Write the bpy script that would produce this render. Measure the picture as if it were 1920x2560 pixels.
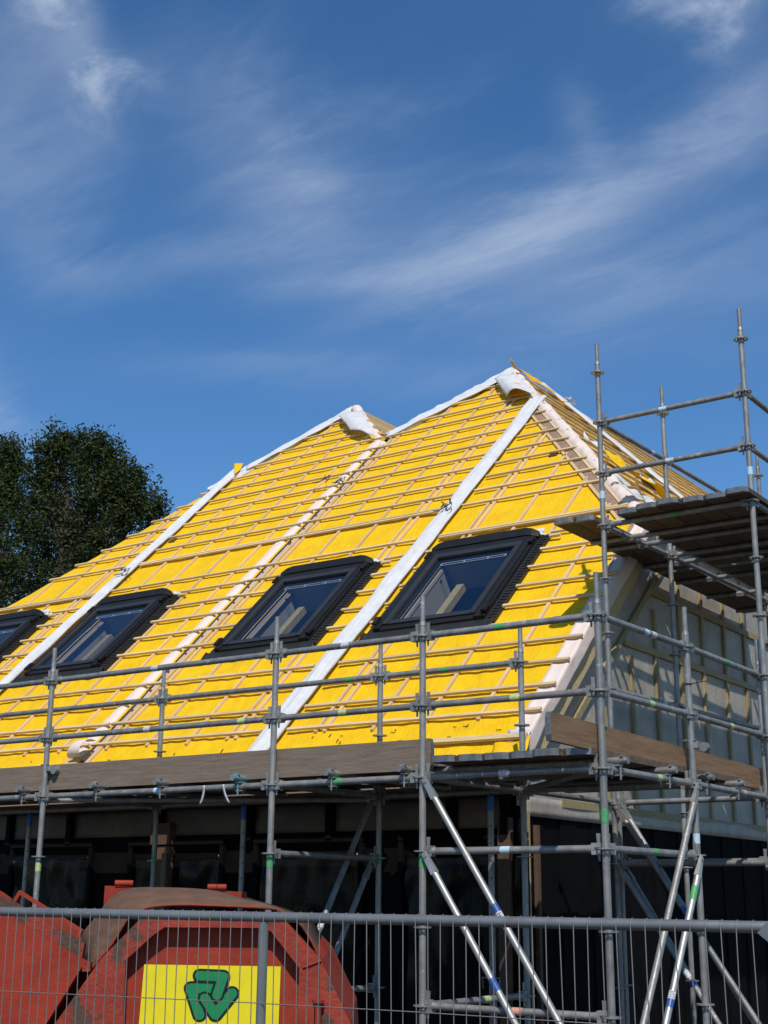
import bpy, math, random
from mathutils import Vector, Matrix, noise
random.seed(7)
sc = bpy.context.scene
for o in list(bpy.data.objects): bpy.data.objects.remove(o)
COL = sc.collection
R = math.radians

# ------------------------------------------------------------------ camera
# frame: x along the front of the house, y towards its back, z up; scaffold deck ledger at Z0
Z0 = 2.86
CAM = Vector((3.870, -7.942, 2.0554))
FH = Vector((-0.57662, 0.81701, 0)); RH = Vector((0.81701, 0.57662, 0)); ZZ = Vector((0, 0, 1))
FPX, TH, RO = 3355.0, R(16.006), R(0.5094)
_c, _s, _cr, _sr = math.cos(TH), math.sin(TH), math.cos(RO), math.sin(RO)
_upv = -_s * FH + _c * ZZ
c_right = _cr * RH + _sr * _upv
c_up = -_sr * RH + _cr * _upv
c_fwd = _c * FH + _s * ZZ
cd = bpy.data.cameras.new('camera'); cam = bpy.data.objects.new('camera', cd); COL.objects.link(cam)
cd.sensor_fit = 'HORIZONTAL'; cd.sensor_width = 36; cd.lens = 36 * FPX / 1920
cd.clip_start = 0.05; cd.clip_end = 2000
m = Matrix.Identity(4)
for i, a in enumerate((c_right, c_up, -c_fwd)):
    for j in range(3): m[j][i] = a[j]
m.translation = CAM
cam.matrix_world = m
sc.camera = cam
sc.render.resolution_x, sc.render.resolution_y = 768, 1024
sc.view_settings.view_transform = 'Standard'; sc.view_settings.look = 'None'
sc.view_settings.exposure = 0.0; sc.view_settings.gamma = 1.0

def pray(x, y):                       # photo pixel (1920x2560) -> direction
    return c_fwd + c_right * ((x - 960) / FPX) + c_up * ((1280 - y) / FPX)
def on_plane(x, y, p, n):             # where that direction meets a real plane
    d = pray(x, y); t = (p - CAM).dot(n) / d.dot(n); return CAM + d * t

# ------------------------------------------------------------------ sky and sun
EL = 50.0
SUN = Vector((0.56 * math.cos(R(EL)), -0.83 * math.cos(R(EL)), math.sin(R(EL)))).normalized()
w = bpy.data.worlds.new('World'); sc.world = w; w.use_nodes = True
nt = w.node_tree; nt.nodes.clear()
def N(tree, typ, **kw):
    n = tree.nodes.new(typ)
    for k, v in kw.items(): setattr(n, k, v)
    return n
def lk(t, a, b): t.links.new(a, b)
def mth(t, op, a, b=None, clamp=False):
    n = N(t, 'ShaderNodeMath', operation=op); n.use_clamp = clamp
    for i, q in enumerate((a, b)):
        if q is None: continue
        if isinstance(q, (int, float)): n.inputs[i].default_value = q
        else: lk(t, q, n.inputs[i])
    return n.outputs[0]
sky = N(nt, 'ShaderNodeTexSky', sky_type='NISHITA'); sky.sun_disc = False
sky.sun_elevation = R(EL); sky.sun_rotation = math.atan2(SUN.x, SUN.y)
sky.altitude = 0; sky.air_density = 1.0; sky.dust_density = 0.0; sky.ozone_density = 6.0
tc = N(nt, 'ShaderNodeTexCoord'); sep = N(nt, 'ShaderNodeSeparateXYZ'); lk(nt, tc.outputs['Generated'], sep.inputs[0])
zz = mth(nt, 'ADD', mth(nt, 'MAXIMUM', sep.outputs[2], 0.0), 0.12)
cx = mth(nt, 'DIVIDE', sep.outputs[0], zz); cy = mth(nt, 'DIVIDE', sep.outputs[1], zz)
cmb = N(nt, 'ShaderNodeCombineXYZ'); lk(nt, cx, cmb.inputs[0]); lk(nt, cy, cmb.inputs[1])
def cloud(rot, scl, nscale, lo, hi, dist, det=7, rough=0.6, off=(0, 0, 0)):
    mp = N(nt, 'ShaderNodeMapping'); lk(nt, cmb.outputs[0], mp.inputs[0])
    mp.inputs['Rotation'].default_value = (0, 0, R(rot)); mp.inputs['Scale'].default_value = scl; mp.inputs['Location'].default_value = off
    n = N(nt, 'ShaderNodeTexNoise'); lk(nt, mp.outputs[0], n.inputs['Vector'])
    n.inputs['Scale'].default_value = nscale; n.inputs['Detail'].default_value = det
    n.inputs['Roughness'].default_value = rough; n.inputs['Distortion'].default_value = dist
    mr = N(nt, 'ShaderNodeMapRange', interpolation_type='SMOOTHSTEP'); lk(nt, n.outputs['Fac'], mr.inputs[0])
    mr.inputs[1].default_value = lo; mr.inputs[2].default_value = hi
    return mr.outputs[0]
veil = cloud(20, (1, 1, 1), 0.9, 0.42, 0.78, 0.0, det=2, rough=0.5, off=(3.1, 0.4, 0))
wisp = cloud(64, (0.8, 1.9, 1), 2.0, 0.36, 0.70, 0.45, det=7, rough=0.62, off=(1.3, 2.2, 0))
fine = cloud(50, (0.7, 1.9, 1), 6.0, 0.36, 0.68, 0.4, det=6, rough=0.66, off=(5.7, 1.2, 0))
curl = cloud(0, (1, 1, 1), 7.0, 0.36, 0.66, 0.35, det=7, rough=0.64, off=(0.6, 4.7, 0))
dirn = tc.outputs['Generated']
def dotc(v):
    n = N(nt, 'ShaderNodeVectorMath', operation='DOT_PRODUCT'); lk(nt, dirn, n.inputs[0]); n.inputs[1].default_value = v; return n.outputs['Value']
def bank(p1, p2, wd, amt):          # a drawn-out bank of thin cloud between two bearings in the sky
    d1, d2 = pray(*p1).normalized(), pray(*p2).normalized(); md = (d1 + d2).normalized()
    nn = d1.cross(d2).normalized(); tt = nn.cross(md).normalized(); half = max(0.004, math.acos(max(-1, min(1, d1.dot(d2)))) / 2); w_ = wd / FPX
    wob = mth(nt, 'MULTIPLY', mth(nt, 'SUBTRACT', wisp, 0.5), w_ * 1.1)
    pe = mth(nt, 'DIVIDE', mth(nt, 'ADD', dotc(nn), wob), w_); al = mth(nt, 'DIVIDE', dotc(tt), half + w_)
    r2 = mth(nt, 'ADD', mth(nt, 'MULTIPLY', pe, pe), mth(nt, 'POWER', mth(nt, 'ABSOLUTE', al), 4.0))
    g = mth(nt, 'POWER', 2.718, mth(nt, 'MULTIPLY', r2, -1.0))
    front = mth(nt, 'GREATER_THAN', dotc(md), 0.0)
    return mth(nt, 'MULTIPLY', mth(nt, 'MULTIPLY', g, front), amt)
def total(lst):
    s = None
    for q_ in lst:
        v = bank(*q_); s = v if s is None else mth(nt, 'ADD', s, v)
    return s
thin = total([((0, 300), (110, 560), 130, .45), ((560, 170), (830, 560), 130, .42), ((720, 400), (1400, 640), 210, .40), ((1180, 590), (1960, 200), 85, .50), ((950, 740), (1960, 300), 80, .55), ((150, 700), (640, 600), 55, .38),
              ((640, 720), (1000, 690), 40, .30), ((380, 900), (1250, 930), 50, .26), ((1450, 250), (1520, 430), 50, .30), ((-40, 950), (30, 1090), 60, .40), ((0, 60), (200, 330), 150, .32), ((1330, 760), (1960, 640), 90, .30)])
thick = total([((95, -60), (240, 200), 85, 1.0), ((200, 90), (360, 150), 60, .45), ((1640, -50), (1850, 30), 75, 1.0)])
tx = mth(nt, 'ADD', mth(nt, 'MULTIPLY', wisp, 0.55), mth(nt, 'MULTIPLY', fine, 0.45))
cl = mth(nt, 'MULTIPLY', mth(nt, 'ADD', mth(nt, 'MULTIPLY', veil, 0.14), mth(nt, 'MULTIPLY', thin, 0.74)), mth(nt, 'ADD', mth(nt, 'MULTIPLY', tx, 0.56), 0.28))
cl = mth(nt, 'ADD', cl, mth(nt, 'MULTIPLY', thick, mth(nt, 'ADD', mth(nt, 'MULTIPLY', mth(nt, 'MULTIPLY', curl, curl), 0.50), 0.16)), clamp=True)
mix = N(nt, 'ShaderNodeMix', data_type='RGBA'); lk(nt, cl, mix.inputs[0]); hs = N(nt, 'ShaderNodeHueSaturation'); hs.inputs['Saturation'].default_value = 1.17; lk(nt, sky.outputs[0], hs.inputs['Color']); lk(nt, hs.outputs[0], mix.inputs[6])
mix.inputs[7].default_value = (4.4, 5.2, 6.4, 1)
bg = N(nt, 'ShaderNodeBackground'); lk(nt, mix.outputs[2], bg.inputs[0]); bg.inputs[1].default_value = 0.122
wo = N(nt, 'ShaderNodeOutputWorld'); lk(nt, bg.outputs[0], wo.inputs[0])
sd = bpy.data.lights.new('sun', 'SUN'); sd.energy = 3.9; sd.angle = R(0.53); sd.color = (1.0, 0.955, 0.88)
so = bpy.data.objects.new('sun', sd); COL.objects.link(so); so.location = (0, -20, 30)
so.rotation_euler = (-SUN).to_track_quat('-Z', 'Y').to_euler()

# ------------------------------------------------------------------ materials
def mat(name, base, rough=0.6, metal=0.0, var=None, vscale=8.0, stretch=(1, 1, 1), bump=0.0, bscale=40.0, bstretch=(1, 1, 1),
        rnd=0.0, spec=0.5, lo=0.35, hi=0.65, rust=None, rlo=0.56, rhi=0.62, rscale=3.0, rvar=0.0, bdist=0.02):
    M = bpy.data.materials.new(name); M.use_nodes = True; t = M.node_tree
    b = t.nodes['Principled BSDF']
    b.inputs['Roughness'].default_value = rough; b.inputs['Metallic'].default_value = metal
    b.inputs['Specular IOR Level'].default_value = spec
    tc = N(t, 'ShaderNodeTexCoord'); oi = N(t, 'ShaderNodeObjectInfo')
    shift = N(t, 'ShaderNodeVectorMath', operation='ADD'); lk(t, tc.outputs['Object'], shift.inputs[0])
    rv = N(t, 'ShaderNodeCombineXYZ'); r10 = mth(t, 'MULTIPLY', oi.outputs['Random'], 37.0)
    for i in range(3): lk(t, r10, rv.inputs[i])
    lk(t, rv.outputs[0], shift.inputs[1])
    def nz(scale, st, det=6, ro=0.6):
        mp = N(t, 'ShaderNodeMapping'); lk(t, shift.outputs[0], mp.inputs[0]); mp.inputs['Scale'].default_value = st
        n = N(t, 'ShaderNodeTexNoise'); lk(t, mp.outputs[0], n.inputs['Vector'])
        n.inputs['Scale'].default_value = scale; n.inputs['Detail'].default_value = det; n.inputs['Roughness'].default_value = ro
        return n.outputs['Fac']
    def rng(f, a, bb, c=0.0, d=1.0):
        mr = N(t, 'ShaderNodeMapRange'); lk(t, f, mr.inputs[0])
        mr.inputs[1].default_value = a; mr.inputs[2].default_value = bb; mr.inputs[3].default_value = c; mr.inputs[4].default_value = d
        return mr.outputs[0]
    col = None
    if var:
        mx = N(t, 'ShaderNodeMix', data_type='RGBA'); lk(t, rng(nz(vscale, stretch), lo, hi), mx.inputs[0])
        mx.inputs[6].default_value = (*base, 1); mx.inputs[7].default_value = (*var, 1); col = mx.outputs[2]
    if rnd:
        hs = N(t, 'ShaderNodeHueSaturation'); lk(t, rng(oi.outputs['Random'], 0, 1, 1 - rnd, 1 + rnd), hs.inputs['Value'])
        if col: lk(t, col, hs.inputs['Color'])
        else: hs.inputs['Color'].default_value = (*base, 1)
        col = hs.outputs[0]
    if rust:
        mx = N(t, 'ShaderNodeMix', data_type='RGBA'); lk(t, rng(nz(rscale, (1, 1, 1), 9, 0.68), rlo, rhi), mx.inputs[0])
        if col: lk(t, col, mx.inputs[6])
        else: mx.inputs[6].default_value = (*base, 1)
        mx.inputs[7].default_value = (*rust, 1); col = mx.outputs[2]
    if col: lk(t, col, b.inputs['Base Color'])
    else: b.inputs['Base Color'].default_value = (*base, 1)
    if rvar: lk(t, rng(nz(vscale * 1.7, stretch), 0.3, 0.7, rough - rvar, rough + rvar), b.inputs['Roughness'])
    if bump:
        bp = N(t, 'ShaderNodeBump'); bp.inputs['Strength'].default_value = bump; bp.inputs['Distance'].default_value = bdist
        lk(t, nz(bscale, bstretch), bp.inputs['Height']); lk(t, bp.outputs[0], b.inputs['Normal'])
    return M
M = {}
M['yellow'] = mat('yellow_membrane', (0.84, 0.515, 0.004), 0.62, var=(0.76, 0.445, 0.003), vscale=5, bump=0.55, bscale=14, bstretch=(1.8, 0.7, 0.7), spec=0.25, bdist=0.03)
M['yunder'] = mat('orange_membrane_underside', (0.70, 0.36, 0.01), 0.7)
M['pine'] = mat('pine', (0.70, 0.53, 0.29), 0.65, var=(0.54, 0.39, 0.19), vscale=6, stretch=(0.7, 9, 9), rnd=0.16, bump=0.15, bscale=30, bstretch=(0.5, 8, 8), spec=0.25)
M['pine_s'] = mat('counter_pine', (0.70, 0.50, 0.28), 0.65, var=(0.60, 0.41, 0.20), vscale=6, stretch=(9, 0.7, 0.7), rnd=0.12, spec=0.25)
M['pinev'] = mat('treated_pine', (0.40, 0.32, 0.17), 0.7, var=(0.28, 0.22, 0.11), vscale=7, stretch=(6, 6, 0.6), rnd=0.15, spec=0.2)
M['brownboard'] = mat('brown_board', (0.34, 0.22, 0.15), 0.7, var=(0.26, 0.165, 0.11), vscale=8, spec=0.2)
M['white'] = mat('white_membrane', (0.65, 0.645, 0.635), 0.65, var=(0.57, 0.565, 0.56), vscale=7, bump=0.2, bscale=8, bstretch=(2.5, 1, 1), spec=0.2, bdist=0.03)
M['beige'] = mat('beige_membrane', (0.78, 0.65, 0.57), 0.6, var=(0.72, 0.59, 0.50), vscale=5, bump=0.3, bscale=12, spec=0.25)
M['grey'] = mat('grey_membrane', (0.42, 0.375, 0.31), 0.55, var=(0.31, 0.275, 0.225), vscale=3, bump=0.5, bscale=7, bstretch=(1, 2, 0.6), spec=0.4, bdist=0.03)
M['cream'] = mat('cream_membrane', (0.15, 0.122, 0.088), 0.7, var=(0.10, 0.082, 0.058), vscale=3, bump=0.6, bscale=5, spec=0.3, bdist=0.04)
M['black'] = mat('black_cladding', (0.0045, 0.0045, 0.005), 0.8, var=(0.007, 0.007, 0.0075), vscale=4, bump=0.3, bscale=8, bstretch=(4, 4, 0.5), spec=0.04)
M['frame'] = mat('anthracite_frame', (0.0125, 0.0122, 0.012), 0.45, var=(0.017, 0.0165, 0.016), vscale=6, spec=0.28)
M['apron'] = mat('dark_apron', (0.027, 0.027, 0.027), 0.5, var=(0.019, 0.019, 0.019), vscale=6, bump=0.2, bscale=25, spec=0.3)
M['sashgrey'] = mat('grey_sash', (0.034, 0.034, 0.035), 0.4, var=(0.028, 0.028, 0.029), vscale=8, spec=0.35)
M['galv'] = mat('galvanised_steel', (0.31, 0.305, 0.285), 0.50, metal=0.40, var=(0.20, 0.197, 0.185), vscale=13, stretch=(1, 1, 0.6), rnd=0.13, rvar=0.1, bump=0.08, bscale=60, rust=(0.42, 0.42, 0.41), rlo=0.61, rhi=0.66, rscale=14)
M['galvb'] = mat('bright_steel', (0.46, 0.46, 0.43), 0.48, metal=0.65, var=(0.34, 0.34, 0.32), vscale=10, rnd=0.1, rvar=0.08)
M['plank'] = mat('weathered_plank', (0.155, 0.115, 0.085), 0.85, var=(0.09, 0.066, 0.048), vscale=7, stretch=(3, 3, 3), rnd=0.25, bump=0.35, bscale=30, spec=0.15)
M['toe'] = mat('grey_plank', (0.24, 0.19, 0.145), 0.85, var=(0.16, 0.122, 0.09), vscale=5, stretch=(0.6, 6, 9), lo=0.3, hi=0.7, bump=0.3, bscale=26, bstretch=(0.5, 5, 8), spec=0.15)
M['toeb'] = mat('brown_plank', (0.28, 0.175, 0.10), 0.8, var=(0.19, 0.115, 0.062), vscale=5, stretch=(6, 0.6, 9), bump=0.2, bscale=26, bstretch=(5, 0.5, 8), spec=0.2)
M['cap'] = mat('steel_end_cap', (0.24, 0.25, 0.26), 0.55, metal=0.6, var=(0.14, 0.145, 0.15), vscale=20)
M['red'] = mat('red_paint', (0.33, 0.042, 0.020), 0.6, var=(0.24, 0.030, 0.015), vscale=4, bump=0.25, bscale=20, rust=(0.085, 0.043, 0.026), rlo=0.635, rhi=0.66, rscale=3.2, spec=0.2)
M['redrust'] = mat('rubbed_red_paint', (0.32, 0.042, 0.021), 0.6, var=(0.23, 0.030, 0.016), vscale=5, bump=0.4, bscale=30, rust=(0.085, 0.05, 0.033), rlo=0.53, rhi=0.56, rscale=4.0, spec=0.3)
M['lid'] = mat('rusty_lid', (0.16, 0.085, 0.05), 0.75, var=(0.10, 0.06, 0.038), vscale=9, stretch=(1, 1, 3), bump=0.4, bscale=40, spec=0.25)
M['sign'] = mat('yellow_sign', (0.80, 0.66, 0.01), 0.35, var=(0.72, 0.58, 0.012), vscale=9, lo=0.4, hi=0.8)
M['lgreen'] = mat('green_print', (0.008, 0.235, 0.075), 0.3, var=(0.012, 0.20, 0.065), vscale=12)
M['lblack'] = mat('black_print', (0.006, 0.009, 0.006), 0.35)
M['green'] = mat('green_tape', (0.05, 0.28, 0.09), 0.5, var=(0.10, 0.36, 0.14), vscale=60)
M['blue'] = mat('pale_blue_sticker', (0.36, 0.58, 0.72), 0.5, var=(0.55, 0.66, 0.72), vscale=60)
M['whites'] = mat('white_sticker', (0.62, 0.64, 0.63), 0.5, var=(0.42, 0.44, 0.45), vscale=50)
M['lime'] = mat('lime_sticker', (0.55, 0.62, 0.30), 0.5, var=(0.30, 0.45, 0.16), vscale=60)
M['dblue'] = mat('blue_sticker', (0.03, 0.09, 0.30), 0.4)
M['pblue'] = mat('blue_paint', (0.03, 0.17, 0.55), 0.5, var=(0.02, 0.10, 0.38), vscale=30)
M['orange'] = mat('salmon_sticker', (0.62, 0.30, 0.22), 0.5)
M['teal'] = mat('teal_paint', (0.13, 0.25, 0.26), 0.55, var=(0.2, 0.28, 0.29), vscale=20, metal=0.2)
M['fence'] = mat('fence_steel', (0.23, 0.24, 0.245), 0.42, metal=0.45, var=(0.17, 0.178, 0.18), vscale=10, rvar=0.08)
M['wire'] = mat('fence_wire', (0.20, 0.185, 0.175), 0.55, metal=0.3)
M['concrete'] = mat('concrete', (0.34, 0.33, 0.31), 0.9, var=(0.26, 0.25, 0.24), vscale=12, bump=0.3)
M['ground'] = mat('asphalt_ground', (0.060, 0.058, 0.055), 0.95, var=(0.045, 0.043, 0.041), vscale=0.8, bump=0.5, bscale=6)
M['bark'] = mat('bark', (0.085, 0.065, 0.05), 0.9, var=(0.05, 0.04, 0.03), vscale=10, bump=0.6, bscale=25)
M['interior'] = mat('interior_boards', (0.30, 0.24, 0.18), 0.8)
M['reveal'] = mat('window_lining', (0.34, 0.31, 0.27), 0.7)
M['brick'] = mat('stained_timber', (0.12, 0.065, 0.04), 0.85, var=(0.08, 0.045, 0.028), vscale=10)
def leafmat(name, a, b):
    L = bpy.data.materials.new(name); L.use_nodes = True; t = L.node_tree; t.nodes.clear()
    geo = N(t, 'ShaderNodeNewGeometry'); mr = N(t, 'ShaderNodeMix', data_type='RGBA'); lk(t, geo.outputs['Random Per Island'], mr.inputs[0])
    mr.inputs[6].default_value = (*a, 1); mr.inputs[7].default_value = (*b, 1)
    p = N(t, 'ShaderNodeBsdfPrincipled'); lk(t, mr.outputs[2], p.inputs['Base Color']); p.inputs['Roughness'].default_value = 0.5
    p.inputs['Specular IOR Level'].default_value = 0.12
    tr = N(t, 'ShaderNodeBsdfTranslucent'); lk(t, mr.outputs[2], tr.inputs[0])
    mx = N(t, 'ShaderNodeMixShader'); mx.inputs[0].default_value = 0.22; lk(t, p.outputs[0], mx.inputs[1]); lk(t, tr.outputs[0], mx.inputs[2])
    o = N(t, 'ShaderNodeOutputMaterial'); lk(t, mx.outputs[0], o.inputs[0]); return L
M['leaf'] = leafmat('oak_leaves', (0.022, 0.036, 0.012), (0.075, 0.095, 0.030))
def glassmat(name, tint, refl=0.06):
    L = bpy.data.materials.new(name); L.use_nodes = True; t = L.node_tree; t.nodes.clear()
    tr = N(t, 'ShaderNodeBsdfTransparent'); tr.inputs[0].default_value = (*tint, 1)
    gl = N(t, 'ShaderNodeBsdfGlossy'); gl.inputs['Roughness'].default_value = 0.015; gl.inputs[0].default_value = (0.9, 0.95, 1, 1)
    fr = N(t, 'ShaderNodeFresnel'); fr.inputs[0].default_value = 1.5
    fac = mth(t, 'ADD', mth(t, 'MULTIPLY', fr.outputs[0], 1.0), refl, clamp=True)
    mx = N(t, 'ShaderNodeMixShader'); lk(t, fac, mx.inputs[0]); lk(t, tr.outputs[0], mx.inputs[1]); lk(t, gl.outputs[0], mx.inputs[2])
    o = N(t, 'ShaderNodeOutputMaterial'); lk(t, mx.outputs[0], o.inputs[0]); return L
M['glass'] = glassmat('window_glass', (0.90, 0.93, 0.95), 0.10)
M['film'] = mat('black_plastic_sheet', (0.004, 0.004, 0.0045), 0.16, bump=0.35, bscale=1.6, bstretch=(1.5, 1, 0.4), bdist=0.06, spec=0.10)

# ------------------------------------------------------------------ mesh helpers
class MB:
    def __init__(s): s.v = []; s.f = []; s.sm = []
    def add(s, vs, fs, smooth=False):
        k = len(s.v); s.v += [Vector(a) for a in vs]
        for f in fs: s.f.append([i + k for i in f]); s.sm.append(smooth)
        return s
    def hexa(s, p):      # 8 points: bottom 4 ccw, top 4 ccw
        return s.add(p, [(3, 2, 1, 0), (4, 5, 6, 7), (0, 1, 5, 4), (1, 2, 6, 5), (2, 3, 7, 6), (3, 0, 4, 7)])
    def box(s, x0, x1, y0, y1, z0, z1):
        return s.hexa([(x0, y0, z0), (x1, y0, z0), (x1, y1, z0), (x0, y1, z0), (x0, y0, z1), (x1, y0, z1), (x1, y1, z1), (x0, y1, z1)])
    def tube(s, a, b, r, n=14, r2=None, caps=True):
        a = Vector(a); b = Vector(b); d = (b - a).normalized(); r2 = r if r2 is None else r2
        e = d.orthogonal().normalized(); g = d.cross(e)
        if abs(d.z) < 0.9: g = (ZZ - d * d.z).normalized(); e = g.cross(d)
        vs = []
        for p, rr in ((a, r), (b, r2)):
            for i in range(n):
                t = 2 * math.pi * i / n; vs.append(p + (e * math.cos(t) + g * math.sin(t)) * rr)
        s.add(vs, [(i, (i + 1) % n, n + (i + 1) % n, n + i) for i in range(n)], True)
        if caps: s.add(vs, [tuple(range(n - 1, -1, -1)), tuple(range(n, 2 * n))])
        return s
    def path(s, pts, r, n=8, closed=False):
        pts = [Vector(p) for p in pts]; rings = []
        e = None
        for i, p in enumerate(pts):
            d = (pts[min(i + 1, len(pts) - 1)] - pts[max(i - 1, 0)]).normalized()
            if e is None: e = d.orthogonal().normalized()
            e = (e - d * e.dot(d)).normalized(); g = d.cross(e)
            rr = r[i] if isinstance(r, (list, tuple)) else r
            rings.append([p + (e * math.cos(2 * math.pi * k / n) + g * math.sin(2 * math.pi * k / n)) * rr for k in range(n)])
        vs = [q for rg in rings for q in rg]; fs = []
        for i in range(len(pts) - 1):
            for k in range(n): fs.append((i * n + k, i * n + (k + 1) % n, (i + 1) * n + (k + 1) % n, (i + 1) * n + k))
        fs.append(tuple(range(n - 1, -1, -1))); fs.append(tuple(range((len(pts) - 1) * n, len(pts) * n)))
        return s.add(vs, fs, True)
    def grid(s, P, nu, nv, keep=None, smooth=True):
        vs = [P(i / nu, j / nv) for j in range(nv + 1) for i in range(nu + 1)]; fs = []
        for j in range(nv):
            for i in range(nu):
                if keep is None or keep((i + .5) / nu, (j + .5) / nv):
                    a = j * (nu + 1) + i; fs.append((a, a + 1, a + nu + 2, a + nu + 1))
        return s.add(vs, fs, smooth)
    def prism(s, poly, d):           # planar polygon extruded by vector d
        n = len(poly); vs = [Vector(p) for p in poly] + [Vector(p) + Vector(d) for p in poly]
        return s.add(vs, [tuple(range(n - 1, -1, -1)), tuple(range(n, 2 * n))] + [(i, (i + 1) % n, n + (i + 1) % n, n + i) for i in range(n)])
    def mesh(s, name, mt, origin):
        me = bpy.data.meshes.new(name); me.from_pydata([tuple(q - origin) for q in s.v], [], s.f)
        me.polygons.foreach_set('use_smooth', s.sm)
        for k in (mt if isinstance(mt, (list, tuple)) else [mt]): me.materials.append(M[k])
        me.update(); return me
WL = {}
def put(name, data, wloc, parent=None, rot=None, **tags):
    o = bpy.data.objects.new(name, data); COL.objects.link(o)
    wloc = Vector(wloc); WL[o] = wloc
    if parent: o.parent = parent; o.location = wloc - WL[parent]
    else: o.location = wloc
    if rot is not None: o.rotation_euler = rot
    for k, v in tags.items(): o[k] = v
    return o
def build(name, mb, mt, parent=None, **tags):
    lo = Vector([min(q[i] for q in mb.v) for i in range(3)]); hi = Vector([max(q[i] for q in mb.v) for i in range(3)])
    og = (lo + hi) / 2; og.z = lo.z
    return put(name, mb.mesh(name, mt, og), og, parent, **tags)
def empty(name, loc, **tags):
    o = put(name, None, loc, **tags); o.empty_display_size = 0.2; return o
def solid(o, t, off=-1):
    md = o.modifiers.new('thickness', 'SOLIDIFY'); md.thickness = t; md.offset = off; return o

# ------------------------------------------------------------------ ground
g = MB(); g.grid(lambda a, b: Vector((-300 + 600 * a, -300 + 600 * b, 0)), 12, 12)
build('ground', g, 'ground', kind='structure')

# ------------------------------------------------------------------ house: roof geometry
AL = R(43.1); ca, sa = math.cos(AL), math.sin(AL); V0 = 1.40
def RP(u, s, h=0.0): return Vector((u, V0 + s * ca - h * sa, Z0 + s * sa + h * ca))
RN = Vector((0, -sa, ca))
def rpx(x, y, h=0.0):            # photo pixel -> (u, s) on the roof at height h
    p = on_plane(x, y, RP(0, 0, h), RN); q = p - RP(0, 0, h); return q.x, q.y * ca + q.z * sa
SH, ST, SN = 4.5, 10.35, 8.62    # hip foot, apex, notch between the two peaks
UR, UL, UB, UP2, UP1 = -1.70, -12.66, -7.18, -5.65, -8.71
kh = (UR - UP2) / (ST - SH); kn = (UP2 - UB) / (ST - SN)
def uright(s): return UR if s < SH else UR - (s - SH) * kh
def uleft(s): return UL if s < SH else UL + (s - SH) * kh
def unotch_r(s): return UB + 0.17 if s < SN - .12 else UB + 0.17 * max(0, (SN - s) / .12) if s < SN else UB + (s - SN) * kn      # left edge of the peak beside the gable
def unotch_l(s): return UB if s < SN else UB - (s - SN) * kn
house = empty('house', (-7.18, 2.0, 0), label='unfinished house with steep yellow-membraned hipped roof, timber battens and black walls', category='house')
WIN = [(-4.25, -2.95), (-6.49, -5.19), (-9.75, -8.45), (-12.25, -10.95)]
WS0, WS1 = 2.78, 4.46
CB = [-2.27, -2.83, -3.40, -3.98, -4.08, -5.08, -5.20, -5.73, -6.31, -6.90, -7.66, -8.21, -8.80, -9.40, -10.50, -10.62, -11.2, -11.78, -12.36]
CBs = sorted(CB + [-1.72, -4.6, -7.3, -10.05, -12.7])
def sag(u, s):
    for a, b in zip(CBs, CBs[1:]):
        if a <= u <= b: t = (u - a) / (b - a); wd = min(1, (b - a) / 0.55); break
    else: t = 0; wd = 0
    k = ((s - 1.125) / 0.374) % 1.0
    billow = math.sin(math.pi * t) * wd
    f = -0.009 * billow * (0.6 + 0.4 * math.sin(math.pi * k))
    n1 = noise.noise(Vector((u * 3.0 + s * 1.2, s * 1.6, 1.7))); n2 = noise.noise(Vector((u * 9 + s * 5, s * 2.6 - u * 2, 5.1)))
    low = max(0.25, min(1.0, (4.6 - s) / 2.0))
    return f + billow * (0.008 * n1 + 0.013 * n2 * low)
def inwin(u, s, mg=0.0):
    return any(a + 0.16 - mg < u < b - 0.16 + mg and WS0 + 0.13 - mg < s < WS1 - 0.24 + mg for a, b in WIN)
def sheet(mb, h, s0, fl, fr, nu, nv, disp):
    def P(a, b):
        s = s0 + (ST - 0.02 - s0) * b; l, r = fl(s), fr(s); u = l + (r - l) * a
        return RP(u, s, h + (sag(u, s) if disp else 0))
    def keep(a, b):
        s = s0 + (ST - 0.02 - s0) * b; l, r = fl(s), fr(s); return not inwin(l + (r - l) * a, s)
    mb.grid(P, nu, nv, keep)
ym = MB(); sheet(ym, -0.062, 0.42, unotch_r, uright, 150, 190, True); sheet(ym, -0.062, 0.42, uleft, unotch_l, 150, 190, True)
roof = build('roof_membrane', ym, 'yellow', house, label='yellow roofing membrane stretched over the front slope')
dk = MB(); sheet(dk, -0.115, 0.42, unotch_r, uright, 60, 80, False); sheet(dk, -0.115, 0.42, uleft, unotch_l, 60, 80, False)
deck = solid(build('roof_deck', dk, 'interior', house), 0.03)

def rbox(mb, u0, u1, s0, s1, h0, h1):
    return mb.hexa([RP(u0, s0, h0), RP(u1, s0, h0), RP(u1, s1, h0), RP(u0, s1, h0), RP(u0, s0, h1), RP(u1, s0, h1), RP(u1, s1, h1), RP(u0, s1, h1)])
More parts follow.
